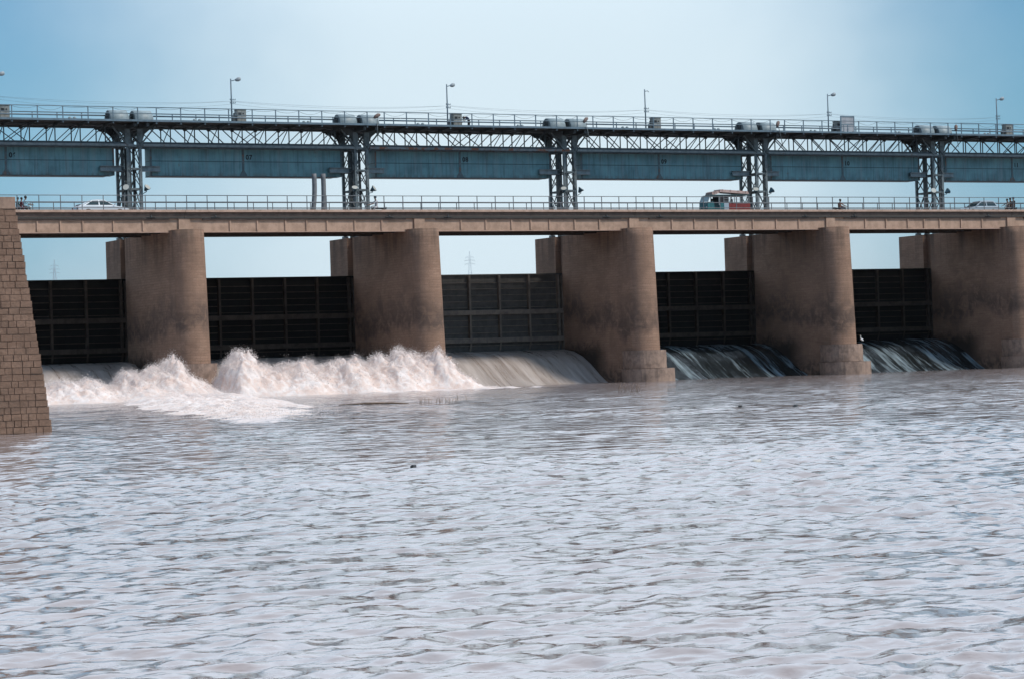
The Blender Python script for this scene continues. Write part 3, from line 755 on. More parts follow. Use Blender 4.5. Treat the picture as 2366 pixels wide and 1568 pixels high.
# ------------------------------------------------------------------ counterweights with their numbers
def text_mesh(body, h):
    cu = bpy.data.curves.new('txt', 'FONT'); cu.body = body; cu.size = h*1.08/.7; cu.extrude = .006; cu.space_character = 1.12; cu.offset = .022
    o = bpy.data.objects.new('txt', cu); COL.objects.link(o)
    bpy.context.view_layer.update(); me = bpy.data.meshes.new_from_object(o.evaluated_get(bpy.context.evaluated_depsgraph_get()))
    bpy.data.objects.remove(o); bpy.data.curves.remove(cu); me.materials.clear(); me.materials.append(M['black']); return me
def make_box():
    t = empty('gate_counterweight'); x0, x1 = .12, BAY-.42
    b = MB(); b.box((x0, 12.6, 18.62), (x1, 13.9, 21.0)); b.build('box', M['box'], t)
    lip = MB().box((x0, 12.52, 18.56), (x1-.55, 13.95, 18.619)); lip.build('bottom_lip', M['steel_dark'], t)
    MB().box((x0, 12.55, 20.9), (x1, 12.599, 21.0)).build('top_strip', M['steel'], t)
    r = MB().prism([(8.36, 20.9), (8.56, 20.9), (8.56, 19.1), (8.80, 18.70), (8.80, 18.625), (8.12, 18.625), (8.12, 18.70), (8.36, 19.1)][::-1], 12.565, 12.599); r.build('rib', M['rib'], t)
    MB().box((x1-.16, 12.57, 18.63), (x1, 12.599, 20.89)).build('end_plate', M['rib'], t); MB().box((x0, 12.57, 18.63), (x0+.16, 12.599, 20.89)).build('end_plate', M['rib'], t)
    return t
M['rib'] = weathered('rib_steel', (.11, .15, .165), (.065, .085, .09), .6, 1.2, (.17, .10, .075), .52)
BL = ['blue grey steel counterweight box numbered 06', 'blue grey steel counterweight box numbered 07', 'paler rust spotted counterweight box numbered 08', 'blue grey counterweight box numbered 09', 'dark teal counterweight box numbered 10', 'dark counterweight box numbered 11 at the right edge']
for i, o in enumerate(bay_copies(make_box(), lambda i: BL[i], 'counterweight', 'numbered counterweights')):
    n_ = link('number', text_mesh(NUM[i], .36), o, (8.72, 12.590, 20.06)); n_.rotation_euler = (R(90), 0, 0)
    for ch in o.children:                 # every box weathers differently
        if ch.name.startswith('box'):
            ch.data = ch.data.copy(); off = 37.0*i
            ch.data.transform(Matrix.Translation((off*.74, 0, 0))); ch.location = (-off*.74, 0, 0)

# ------------------------------------------------------------------ high walkway: truss spans, deck, railings
def make_walkway():
    t = empty('walkway_span'); L0, L1 = -.55, S-1.95
    d = MB().box((-1.3, 9.0, 22.83), (S-1.302, 14.9, 22.93)); d.build('deck', M['plate'], t)
    MB().box((-1.3, 8.95, 22.78), (S-1.302, 8.998, 22.95)).build('edge_strip', M['rail'], t)
    for k in range(10):
        x = -.45+2.12*k
        b = MB().prism([(9.02, 22.829), (9.02, 22.74), (11.39, 22.50), (11.39, 22.829)], x-.035, x+.035, 'x'); b.box((x-.10, 9.05, 22.70), (x+.10, 9.2, 22.828)); b.box((x-.05, 11.61, 22.72), (x+.05, 14.6, 22.828)); b.build('bracket', M['steel_dark'], t)
    n = 9; w = (L1-L0)/n
    for y, ex in ((11.5, 0), (13.9, 1)):
        c = MB().box((L0, y-.10, 22.66), (L1, y+.10, 22.80)); c.build('top_chord', M['steel_dark'], t)
        MB().box((L0-.3, y-.06, 21.17), (L1+.3, y+.10, 21.34)).build('bottom_chord', M['truss'], t)
        MB().box((L0-.3, y-.16, 20.97), (L1+.3, y+.10, 21.169)).build('chord_flange', M['chord'], t)
        v = MB()
        for k in range(n+1):
            x = L0+k*w
            if 0 < k < n: v.bar((x, y, 21.34), (x, y, 22.66), .085, .07)
            if k < n:
                if k < 4: v.bar((x+.1, y-.04, 22.66), (x+w*.86, y-.04, 21.10), .10, .06)
                elif k > 4: v.bar((x+w-.1, y-.04, 22.66), (x+w*.14, y-.04, 21.10), .10, .06)
                else: v.bar((x, y-.04, 22.66), (x+w, y-.04, 21.1), .09, .06); v.bar((x+w, y+.04, 22.66), (x, y+.04, 21.1), .09, .06)
                g = MB(); g.prism([(x-.20, 22.659), (x+.20, 22.659), (x+.10, 22.52), (x-.10, 22.52)][::-1], y-.075, y-.055); g.build('gusset', M['steel_dark'], t)
        v.build('web_member', M['truss'], t)
    for k in range(1, n):
        x = L0+k*w; MB().bar((x-.02, 11.62, 22.6), (x+.05, 13.75, 21.3), .06, .05).build('cross_brace', M['truss'], t)
    return t
WL = lambda i: 'high truss walkway span above counterweight %s' % NUM[i]
wsp = bay_copies(make_walkway(), WL, 'walkway', 'walkway spans on the towers')
wsp[2]['label'] = 'high truss walkway span with rusty bottom chord above counterweight 08'
M['chord_rust'] = weathered('rusty_chord', (.27, .28, .285), (.16, .165, .17), .6, 1., (.26, .10, .055), .5)
for ch in wsp[2].children:
    if ch.name.startswith('chord_flange'): ch.data = ch.data.copy(); ch.data.materials[0] = M['chord_rust']; ch['label'] = 'rusty lower flange'

def make_walk_rail(y, short):
    t = empty('walkway_railing')
    off = -.45 if not short else .6
    for k in range(10):
        x = off+2.12*k
        if x > S-1.35: continue
        MB().bar((x, y, 22.6 if not short else 22.93), (x, y, 23.97), .075, .075).build('post', M['rail'], t)
    for z, r in ((23.97, .036), (23.45, .034)):
        MB().tube([(-1.3, y, z), (S-1.3, y, z)], r, 6).build('rail', M['rail'], t)
    return t
bay_copies(make_walk_rail(9.06, False), lambda i: 'near blue grey railing of the high walkway above counterweight %s' % NUM[i], 'railing', 'near walkway railings')
bay_copies(make_walk_rail(14.0, True), lambda i: 'far blue grey railing of the high walkway above counterweight %s' % NUM[i], 'railing', 'far walkway railings')

def make_shaft():
    t = empty('drive_shaft')
    MB().tube([(-.2, 12.6, 23.62), (S-3.0, 12.6, 23.62)], .065, 8).build('shaft', M['rail'], t)
    for x in (3.3, 3.75, 13.2, 13.6):
        b = MB().ball((x, 10.2, 23.08), .16, 10, 6, (1, .8, .9)); b.box((x-.16, 10.05, 22.93), (x+.16, 10.35, 23.02)); b.build('bearing', M['hood'], t)
    return t
bay_copies(make_shaft(), lambda i: 'long horizontal drive shaft and bearings on the walkway above counterweight %s' % NUM[i], 'drive shaft', 'drive shafts')

def make_hood():
    t = empty('sheave_hood'); r = .86; m = MB(); n = 18
    prof = [(-.83, r*.93), (-.80, r), (.70, r), (.83, r*.8)]
    pts = []
    for x, q in prof: pts += [(x, -q*math.cos(math.pi*k/n), max(.0, q*math.sin(math.pi*k/n))+.22) for k in range(n+1)]
    m.add(pts, [(i*(n+1)+k, i*(n+1)+k+1, (i+1)*(n+1)+k+1, (i+1)*(n+1)+k) for i in range(3) for k in range(n)], True)
    m.box((-.80, -r, 0), (.72, r, .23))
    m.build('cover', M['hood'], t)
    q = r*.92; MB().add([(.80, -q*.85*math.cos(math.pi*k/n), q*.85*math.sin(math.pi*k/n)+.22) for k in range(n+1)], [tuple(range(n+1))]).build('end_plate', M['hood_end'], t)
    e = MB().add([(-.82, -q*math.cos(math.pi*k/n), q*math.sin(math.pi*k/n)+.22) for k in range(n+1)], [tuple(range(n, -1, -1))]); e.build('end_plate', M['hood_end'], t)
    w = MB()
    for k in range(20):
        a0, a1 = 2*math.pi*k/20, 2*math.pi*(k+1)/20
        w.bar((-.86, .30*math.cos(a0), .55+.30*math.sin(a0)), (-.86, .30*math.cos(a1), .55+.30*math.sin(a1)), .07)
    w.tube([(-.95, 0, .55), (-.82, 0, .55)], .09, 10)
    w.bar((-.87, -.3, .55), (-.87, .3, .55), .05); w.bar((-.87, 0, .25), (-.87, 0, .85), .05)
    w.box((-1.05, -.5, 0), (-.83, -.1, .28)); w.build('sheave_wheel', M['steel_dark'], t)
    return t
M['hood_end'] = weathered('hood_end_paint', (.12, .155, .165), (.07, .09, .095), .6, 1.2)
hd = make_hood(); first = True
for k in range(5):
    for s in (0, 1):
        o = hd if first else copy_tree(hd); first = False
        o.location = (k*S-2.9+s*2.12, 11.9, 22.932)
        tag(o, 'grey drum shaped wheel hood, %s of two above the tower between %s' % (('left', 'right')[s], NB[k]), 'wheel hood', 'wheel hoods on the walkway')
# small lamps leaning over the front edge beside the right hood
def make_edge_lamp():
    t = empty('edge_lamp')
    MB().tube([(0, 0, -1.6), (0, 0, .35)], .035, 6).build('stem', M['steel'], t)
    MB().tube([(-.28, 0, .42), (-.12, 0, .55), (.12, 0, .68), (.28, 0, .72)], [.10, .16, .17, .09], 10).build('lamp_head', M['rustlamp'], t)
    return t
M['rustlamp'] = weathered('rusty_lamp', (.20, .14, .12), (.11, .075, .06), .7, 3)
el = make_edge_lamp()
for n, k in enumerate((1, 2, 3, 4)):
    o = el if n == 0 else copy_tree(el); o.location = (k*S-1.22, 8.85, 23.0); o.rotation_euler = (0, R(-12*n), R(15*n))
    tag(o, 'small rusty lamp leaning at the walkway edge above the tower between %s' % NB[k], 'lamp', 'small lamps at the walkway edge')

# lamp posts, wires, cables
def make_lamp(head=True):
    t = empty('lamp_post')
    MB().tube([(0, 0, 0), (.01, 0, 1.9), (0, 0, 3.72)], [.075, .062, .055], 8).build('pole', M['rail'], t)
    if head:
        MB().tube([(0, 0, 3.55), (.25, 0, 3.60), (.45, 0, 3.66)], .035, 6).build('arm', M['rail'], t)
        MB().tube([(.38, 0, 3.62), (.50, 0, 3.64), (.66, 0, 3.68), (.82, 0, 3.72), (.88, 0, 3.73)], [.06, .13, .165, .14, .05], 10).build('lamp_head', M['lamp'], t)
    else: MB().tube([(0, 0, 3.55), (.3, 0, 3.60), (.42, 0, 3.5)], .03, 6).build('arm', M['rail'], t)
    for z in (1.88, 2.12):
        c = MB().bar((-.12, 0, z), (.36, 0, z), .045)
        for x in (-.1, .16, .34): c.tube([(x, 0, z), (x, 0, z+.11)], [.035, .02], 6)
        c.build('crossarm', M['rail'], t)
    MB().box((.08, -.1, .28), (.42, .12, .52)).build('junction_box', M['steel_dark'], t)
    return t
LX = [8.31+S*(i-1) for i in range(6)]
lp = make_lamp(); lpb = make_lamp(False); used = 0
LPN = ['cut off by the left edge', 'beside the cabinet above counterweight 07', 'beside the cabinet and crouching worker above counterweight 08', 'with its lamp head missing above counterweight 09', 'beside the square board above counterweight 10', 'above counterweight 11 near the right edge']
for i in range(6):
    if i == 3: o = lpb
    else:
        o = lp if used == 0 else copy_tree(lp); used = 1
    o.location = (LX[i], 14.5, 22.932); o.scale = (1, 1, 1.145); o.rotation_euler = (0, R(.4*((i*37) % 5-2)*.3), R(rng.uniform(-12, 12)))
    tag(o, 'slim lamp post on the walkway '+LPN[i], 'lamp post', 'lamp posts on the walkway')
def sag(p, q, s, r, n=16):
    p, q = Vector(p), Vector(q)
    return MB().tube([p.lerp(q, k/n)-Vector((0, 0, 4*s*(k/n)*(1-k/n))) for k in range(n+1)], r, 5)
for i in range(5):
    for j, (dx, z, s) in enumerate(((-.1, 25.16, .42), (.34, 25.18, .30), (.16, 24.93, .55))):
        tag(sag((LX[i]+dx, 14.5, z+.08), (LX[i+1]+dx, 14.5, z+.08), s, .008).build('overhead_wire', M['wire']),
            '%s sagging wire between the lamp posts above counterweights %s and %s' % (('highest', 'middle', 'lowest')[j], NUM[i], NUM[i+1]), 'wire', 'overhead wires')
for i in range(6):
    b = MB(); X0 = (i-1)*S; rr_ = random.Random(i+50)
    for k in range(9):
        x = X0-.45+2.12*k; s = rr_.uniform(.05, .32); n = 8
        for q in range(n): 
            a, c = q/n, (q+1)/n
            b.bar((x+2.12*a, 9.16, 23.93-4*s*a*(1-a)), (x+2.12*c, 9.16, 23.93-4*s*c*(1-c)), .022)
    tag(b.build('slack_cable', M['wire']), 'thin cable hanging in swags along the walkway railing above counterweight %s' % NUM[i], 'cable', 'cables along the railing')

# control cabinets
def make_cabinet():
    t = empty('control_cabinet')
    b = MB().box((-.42, -.3, .06), (.42, .3, 1.16)); b.box((-.46, -.34, 1.16), (.46, .34, 1.21)); b.build('body', M['cabinet'], t)
    d = MB().box((-.36, -.33, .15), (-.01, -.301, 1.1)).box((.02, -.33, .15), (.37, -.301, 1.1)); d.build('door', M['cabinet2'], t)
    MB().box((-.30, -.36, .80), (-.05, -.331, .98)).box((.08, -.35, .85), (.2, -.331, .95)).build('gauge', M['black'], t)
    MB().box((-.40, -.25, -.0), (-.28, .25, .06)).box((.28, -.25, 0), (.40, .25, .06)).build('foot', M['steel_dark'], t)
    MB().box((-.72, -.18, .1), (-.44, .18, .72)).tube([(-.58, 0, .72), (-.58, 0, .95)], .07, 8).build('motor', M['steel_dark'], t)
    return t
M['cabinet2'] = weathered('cabinet_door_paint', (.27, .275, .255), (.17, .175, .16), .6, 2)
cb_ = make_cabinet()
for i in range(6):
    o = cb_ if i == 0 else copy_tree(cb_)
    o.location = ((i-1)*S+8.58+[0, .02, -.02, .03, 0, -.02][i], 13.25, 22.932); o.scale = (1, 1, 1.22)
    tag(o, 'grey control cabinet on the walkway above counterweight %s' % NUM[i], 'cabinet', 'control cabinets on the walkway')
bd = empty('metal_board', (3*S+17.4-62.1+62.1-17.4+7.95+S*0, 10.0, 22.932)); bd.location = (71.25, 12.5, 22.932)
MB().box((-.74, -.04, .42), (.74, .03, 1.84)).build('panel', M['board'], bd)
f_ = MB().box((-.80, -.07, .36), (-.72, .05, 1.92)).box((.72, -.07, .36), (.80, .05, 1.92)).box((-.72, -.07, 1.80), (.72, .05, 1.92)).box((-.72, -.07, 1.06), (.72, -.041, 1.12)).box((-.04, -.07, .36), (.04, -.041, 1.06)).box((-.50, -.07, .36), (-.44, -.041, 1.06)); f_.build('frame', M['board_frame'], bd)
for x in (-.6, 0, .6): MB().bar((x, 0, 0), (x, 0, .42), .08).bar((x, -.3, 0), (x, 0, .42), .05).build('leg', M['board_frame'], bd)
tag(bd, 'square grey metal board in a blue frame on the walkway', 'board')

# two bent pipes rising from the far side of the road
for n, (xb_, xm, xt, lab) in enumerate(((12.72, 13.22, 13.36, 'left of two thick bent grey pipes standing behind the road'), (13.95, 14.0, 14.2, 'right of two thick bent grey pipes standing behind the road'))):
    pts = []
    for k in range(17):
        t_ = k/16; x = (1-t_)**2*xb_+2*t_*(1-t_)*(xm+.28)+t_**2*xt; pts.append((x, 8.75, 13.4+(18.55-13.4)*t_))
    tag(MB().tube(pts, .205, 14).build('bent_pipe', M['pipe']), lab, 'pipe', 'bent pipes')
#PART2
# ------------------------------------------------------------------ people
def skin_body(name, bones, mats, parent=None):
    """bones: list of chains [(joint, (x,y,z), radius, material index)], chained by joint name; one continuous skinned surface"""
    V = []; idx = {}; E = []; rad = []; mi = []
    for chain in bones:
        prev = None
        for (j, p, r, m) in chain:
            if j in idx: cur = idx[j]
            else:
                cur = len(V); idx[j] = cur; V.append(p); rad.append(r); mi.append(m)
            if prev is not None and prev != cur: E.append((prev, cur))
            prev = cur
    me = bpy.data.meshes.new(name); me.from_pydata(V, E, [])
    o = bpy.data.objects.new(name, me); COL.objects.link(o)
    md = o.modifiers.new('skin', 'SKIN'); md.use_smooth_shade = True
    sv = me.skin_vertices[0].data
    for i, r in enumerate(rad): sv[i].radius = (r, r) if not isinstance(r, tuple) else r; sv[i].use_root = (i == 0)
    sb = o.modifiers.new('sub', 'SUBSURF'); sb.levels = 1; sb.render_levels = 1
    bpy.context.view_layer.update()
    nm = bpy.data.meshes.new_from_object(o.evaluated_get(bpy.context.evaluated_depsgraph_get()))
    bpy.data.objects.remove(o)
    nm.materials.clear()
    for m in mats: nm.materials.append(m)
    VP = np.array(V)
    for p in nm.polygons:
        c = np.array(p.center); best = 1e9; bm = 0
        for a, b in E:
            d = VP[b]-VP[a]; L = d@d; t = min(1, max(0, (c-VP[a])@d/L)) if L > 0 else 0
            q = np.linalg.norm(c-VP[a]-t*d)
            if q < best: best = q; bm = mi[b] if t > .15 else max(mi[a], mi[b]) if mi[a] == mi[b] else mi[b]
        p.material_index = bm; p.use_smooth = True
    return link(name, nm, parent)
def person(pos, facing, P, mats, hair, label, group=None, scale=1., cap=None):
    """P gives the joints (x forward, y left, z up) for one side or both; mats = skin, top, trousers, shoes"""
    g = lambda k, s: Vector((P[k][0], P[k][1]*s, P[k][2])) if not isinstance(P[k], dict) else Vector(P[k][s])
    B = []
    hip, belly, chest, neck, head = (Vector(P[k]) for k in ('hip', 'belly', 'chest', 'neck', 'head'))
    up_ = (head-neck).normalized(); fwd = Vector(P.get('look', (1, 0, 0)))
    B.append([('hip', hip, (.15, .12), 2), ('belly', belly, (.145, .115), 1), ('chest', chest, (.165, .12), 1), ('neck', neck, .055, 0), ('jaw', neck+up_*.09+fwd*.02, .075, 0), ('head', head, (.092, .098), 0), ('crown', head+up_*.10, .07, 0)])
    B.append([('head', head, .09, 0), ('nose', head+fwd*.115-up_*.02, .017, 0)])
    for s in (1, -1):
        sh, el, ha = g('shoulder', s), g('elbow', s), g('hand', s); kn, an, to = g('knee', s), g('ankle', s), g('toe', s)
        n = 'l' if s > 0 else 'r'
        B.append([('chest', chest, .16, 1), ('sh'+n, sh, .062, 1), ('el'+n, el, .047, 1), ('wr'+n, el.lerp(ha, .82), .034, 0), ('pa'+n, ha, .036, 0)])
        d = (ha-el).normalized(); side_ = d.cross(Vector((0, 0, 1))).normalized()
        for q, (o_, l_) in enumerate(((-.030, .062), (-.010, .075), (.010, .070), (.030, .055))):
            k1 = ha+d*.035+side_*o_; B.append([('pa'+n, ha, .036, 0), ('f%d%s' % (q, n), k1+d*l_*.5, .011, 0), ('g%d%s' % (q, n), k1+d*l_*.8+Vector((0, 0, -l_*.45)), .009, 0)])
        B.append([('pa'+n, ha, .036, 0), ('t'+n, ha+side_*(-.05*s)+d*.02, .012, 0), ('u'+n, ha+side_*(-.06*s)+d*.055, .010, 0)])
        hp = hip+Vector((0, .10*s, -.03))
        B.append([('hip', hip, .15, 2), ('th'+n, hp.lerp(kn, .3), .088, 2), ('kn'+n, kn, .062, 2), ('an'+n, an, .042, 2), ('to'+n, to, .034, 3)])
    t = empty('person', pos, facing); t.scale = (scale,)*3
    skin_body('body', B, mats, t)
    h = MB().ball(head+up_*.045-fwd*.022, .115, 12, 8, (1, .92, 1)); h.build('hair' if cap is None else 'cap', hair, t)
    tag(t, label, 'person', group)
    return t
M['skin'] = plain('skin', (.20, .11, .07), .6); M['hair'] = plain('hair', (.012, .010, .009), .6)
def cloth(name, c): M[name] = plain(name+'_cloth', c, .85); return M[name]
for n_, c_ in (('pale_blue', (.35, .55, .62)), ('maroon', (.16, .02, .03)), ('teal', (.03, .09, .10)), ('white_cloth', (.62, .60, .60)), ('navy', (.012, .025, .07)), ('charcoal', (.025, .025, .028)), ('tan_shirt', (.30, .15, .10)), ('grey_cloth', (.10, .10, .11)), ('dusty', (.22, .18, .15)), ('turban', (.05, .08, .10))): cloth(n_, c_)
def ride(reach=.62, lean=.12, knee=.36):
    return dict(hip=(0, 0, .0), belly=(.03+lean*.3, 0, .22), chest=(.03+lean, 0, .45), neck=(.05+lean*1.2, 0, .60), head=(.08+lean*1.3, 0, .77),
                shoulder=(.03+lean, .19, .50), elbow=(.05+lean+reach*.45, .26, .28), hand=(reach, .27, .20), knee=(knee, .19, .00), ankle=(knee-.18, .17, -.42), toe=(knee+.0, .18, -.48))
def pillion(lean=.05):
    p = ride(.34, lean, .34); p['hand'] = (.26, .15, .18); p['elbow'] = (.16, .24, .22); p['knee'] = (.30, .27, .02); p['ankle'] = (.14, .25, -.36); p['toe'] = (.28, .26, -.42); return p

# ------------------------------------------------------------------ motorcycles
def make_bike():
    t = empty('motorcycle')
    for x in (0, 1.24):
        w = MB(); n = 20
        w.tube([(x+.27*math.cos(2*math.pi*k/n), 0, .30+.27*math.sin(2*math.pi*k/n)) for k in range(n+1)], .045, 8, False)
        wo = w.build('wheel', M['rubber'], t)
        r = MB().tube([(x, -.05, .30), (x, .05, .30)], .06, 10)
        for k in range(10): r.bar((x, 0, .30), (x+.24*math.cos(.628*k), 0, .30+.24*math.sin(.628*k)), .012)
        r.build('rim', M['chrome'], wo)
    f = MB().bar((0, .07, .30), (.45, .07, .36), .04).bar((0, -.07, .30), (.45, -.07, .36), .04).bar((.0, .08, .32), (.12, .08, .72), .035).bar((0, -.08, .32), (.12, -.08, .72), .035)
    f.bar((.12, 0, .72), (.95, 0, .80), .05).bar((.45, 0, .36), (.95, 0, .80), .05); f.bar((1.24, .06, .30), (.98, .06, .92), .035).bar((1.24, -.06, .30), (.98, -.06, .92), .035); f.build('frame', M['black'], t)
    MB().box((.38, -.13, .28), (.70, .13, .58)).ball((.56, 0, .55), .13).build('engine', M['chrome_dark'], t)
    MB().ball((.72, 0, .84), .17, 12, 8, (1.5, .8, .75)).build('fuel_tank', M['tank'], t)
    MB().prism([(-.22, .72), (.52, .74), (.52, .82), (.2, .84), (-.22, .88)], -.13, .13).build('seat', M['black'], t)
    MB().tube([(.86, .36, .98), (.94, .18, 1.02), (.97, 0, .96), (.94, -.18, 1.02), (.86, -.36, .98)], .016, 6).build('handlebar', M['chrome'], t)
    MB().ball((1.10, 0, .86), .10, 10, 7).build('headlight', M['lens'], t)
    MB().tube([(.55, -.16, .28), (.1, -.17, .28), (-.35, -.17, .34)], [.03, .04, .05], 8).build('exhaust', M['chrome'], t)
    MB().prism([(1.0, .60), (1.24, .64), (1.5, .52), (1.5, .55), (1.24, .67), (1.0, .63)], -.06, .06).prism([(-.42, .40), (-.3, .62), (0, .68), (0, .71), (-.32, .66), (-.45, .42)], -.07, .07).build('mudguard', M['tank'], t)
    return t
M['chrome_dark'] = plain('engine_metal', (.12, .12, .12), .45, .6); M['tank'] = plain('tank_paint', (.05, .008, .008), .3)
RZ = 14.404
mb_ = make_bike(); bikes = [(-14.42, 2.6, 0, 'dark motorcycle with three riders passing the top of the stone wall'), (16.95, 2.6, math.pi, 'black motorcycle ridden by the man in white'),
                            (62.62, 2.6, 0, 'low motorcycle ridden by the man in a tan shirt'), (83.25, 2.5, math.pi, 'dark motorcycle carrying three riders behind the grey hatchback')]
for n, (x, y, a, lab) in enumerate(bikes):
    o = mb_ if n == 0 else copy_tree(mb_)
    o.location = (x, y, RZ); o.rotation_euler = (0, 0, a); tag(o, lab, 'motorcycle', 'motorcycles on the road')
SK = M['skin']
person((-13.88, 2.6, RZ+.84), 0, ride(.70, .10), [SK, M['pale_blue'], M['grey_cloth'], M['charcoal']], M['hair'], 'front rider of three in a pale blue shirt steering a motorcycle by the stone wall')
person((-14.13, 2.6, RZ+.84), 0, pillion(.06), [SK, M['maroon'], M['maroon'], M['charcoal']], M['hair'], 'middle rider in maroon between two others near the stone wall', None, .88)
person((-14.40, 2.6, RZ+.86), 0, pillion(.03), [SK, M['teal'], M['grey_cloth'], M['charcoal']], M['hair'], 'rear rider in dark teal, half hidden by the stone wall', None, .88)
person((16.35, 2.6, RZ+.86), math.pi, ride(.66, .05), [SK, M['white_cloth'], M['white_cloth'], M['charcoal']], M['turban'], 'man in white clothes and dark headcloth riding a motorcycle beside a tower', None, 1.06, 'cap')
person((62.98, 2.6, RZ+.74), 0, ride(.72, .08), [SK, M['tan_shirt'], M['grey_cloth'], M['charcoal']], M['hair'], 'lone man in a tan shirt riding along below counterweight 10')
person((82.62, 2.5, RZ+.84), math.pi, ride(.66, .12), [SK, M['dusty'], M['grey_cloth'], M['charcoal']], M['hair'], 'front rider in dusty clothes on the motorcycle behind the hatchback', None, .95)
person((82.90, 2.5, RZ+.88), math.pi, pillion(.04), [SK, M['charcoal'], M['charcoal'], M['charcoal']], M['charcoal'], 'dark clad rider sitting in the middle on the motorcycle at the right', None, 1., 'scarf')
person((83.22, 2.5, RZ+.92), math.pi, pillion(.0), [SK, M['charcoal'], M['charcoal'], M['charcoal']], M['charcoal'], 'tall rear rider wrapped in black at the far right of the road', None, 1.02, 'scarf')
# the worker bending over a cabinet on the high walkway
bend = dict(hip=(-.10, 0, .88), belly=(.02, 0, 1.03), chest=(.20, 0, 1.14), neck=(.33, 0, 1.15), head=(.46, 0, 1.10), look=(.6, 0, -.8), shoulder=(.22, .19, 1.15), elbow=(.38, .22, .92), hand=(.52, .16, .72),
            knee=(-.02, .12, .48), ankle=(-.12, .12, .08), toe=(.06, .13, .04))
person((30.3, 12.9, 22.932), math.pi, bend, [SK, M['navy'], M['charcoal'], M['charcoal']], M['hair'], 'worker in dark blue bending over the cabinet on the high walkway')

# ------------------------------------------------------------------ cars
def car(name, body_prof, cab, wheels, paint, label, cat, pos, ang, W=.84, estate=False):
    """body_prof: lower side profile (x, z); cab: belt rear, roof rear, roof front, belt front"""
    t = empty(name, pos, ang); m = MB()
    n = len(body_prof); secs = [(-W, .93, .03), (-W+.06, 1., 0), (W-.06, 1., 0), (W, .93, .03)]
    cx = sum(p[0] for p in body_prof)/n; cz = .55; vs = []
    for (y, s, dz) in secs: vs += [(cx+(x-cx)*(.985 if s < 1 else 1), y, cz+(z-cz)*s) for x, z in body_prof]
    fs = [tuple(range(n))[::-1], tuple(3*n+k for k in range(n))]+[(i*n+k, i*n+(k+1) % n, (i+1)*n+(k+1) % n, (i+1)*n+k) for i in range(3) for k in range(n)]
    m.add(vs, fs); m.build('body', paint, t)
    c = MB(); (b0, r0, r1, b1) = cab; wb, wr = W-.05, W-.22
    mid = [(b0[0], b0[1]), (r0[0], r0[1]), ((r0[0]+r1[0])/2, max(r0[1], r1[1])+.035), (r1[0], r1[1]), (b1[0], b1[1])]
    ww = [wb, wr, wr, wr, wb]; k5 = len(mid)
    vs = [(x, -w, z) for (x, z), w in zip(mid, ww)]+[(x, w, z) for (x, z), w in zip(mid, ww)]
    c.add(vs, [tuple(range(k5)), tuple(range(2*k5-1, k5-1, -1))]+[(k, k+k5, k+1+k5, k+1) for k in range(k5-1)]); c.build('cabin', paint, t)
    def sidew(pts, s):
        g = MB(); out = []
        for x, f in pts:
            z = b0[1]+(r0[1]-b0[1])*f; w = wb+(wr-wb)*f+.008; out.append((x, s*w, z))
        o2 = [(x, y-s*.02, z) for x, y, z in out]; q = len(out)
        g.add(out+o2, [tuple(range(q)) if s < 0 else tuple(range(q-1, -1, -1))]); return g
    def xr(f): return b0[0]+(r0[0]-b0[0])*f
    def xf(f): return b1[0]+(r1[0]-b1[0])*f
    pil = cab_pillars = [(xr(.12)+.16, xr(.86)+.14)] 
    mids = (b0[0]+b1[0])/2-.02
    for s in (1, -1):
        sidew([(xr(.12)+.16, .12), (mids-.05, .12), (mids-.05, .86), (xr(.86)+.12, .86)], s).build('side_window', M['glass'], t)
        sidew([(mids+.05, .12), (xf(.12)-.16, .12), (xf(.86)-.10, .86), (mids+.05, .86)], s).build('side_window', M['glass'], t)
        for hx in (mids-.18, mids+.75): MB().box((hx, s*W-.02, b0[1]-.13), (hx+.16, s*W+.02, b0[1]-.10)).build('door_handle', paint, t)
        MB().ball((xf(.1)-.1, s*(W+.06), b0[1]+.08), .09, 8, 6, (.7, 1, .8)).build('mirror', paint, t)
    for (p, q, nm, dx) in ((b1, r1, 'windscreen', .012), (b0, r0, 'rear_window', -.012)):
        f0, f1 = .12, .88
        def pt(f, w): return (p[0]+(q[0]-p[0])*f+dx, w, p[1]+(q[1]-p[1])*f+.008)
        w0, w1 = wb-.10, wr-.05
        MB().add([pt(f0, -w0), pt(f0, w0), pt(f1, w1), pt(f1, -w1)], [(0, 1, 2, 3) if dx > 0 else (3, 2, 1, 0)]).build(nm, M['glass'], t)
    for x in wheels:
        for s in (1, -1):
            a = MB().tube([(x, s*(W-.12), .34), (x, s*(W+.006), .34)], .365, 22); a.build('wheel_arch', M['black'], t)
            w = MB().tube([(x, s*(W-.16), .31), (x, s*(W+.012), .31)], .305, 22).build('wheel', M['rubber'], t)
            MB().tube([(x, s*(W-.0), .31), (x, s*(W+.022), .31)], .19, 14).build('rim', M['chrome'], w)
    xe = max(p[0] for p in body_prof); xs = min(p[0] for p in body_prof)
    for s in (1, -1):
        MB().box((xe-.10, s*.62-.14, .60), (xe+.004, s*.62+.14, .74)).build('headlight', M['lens'], t)
        MB().box((xs-.004, s*.62-.12, .66), (xs+.10, s*.62+.12, .86)).build('tail_light', M['red_lens'], t)
    MB().box((xe-.06, -.35, .38), (xe+.008, .35, .54)).build('grille', M['black'], t)
    tag(t, label, cat)
    return t
M['red_lens'] = plain('red_lens', (.25, .01, .01), .25)
M['white_paint'] = plain('white_car_paint', (.70, .73, .76), .22, 0, .08); M['silver_paint'] = plain('silver_blue_paint', (.42, .47, .51), .28, .2, .08)
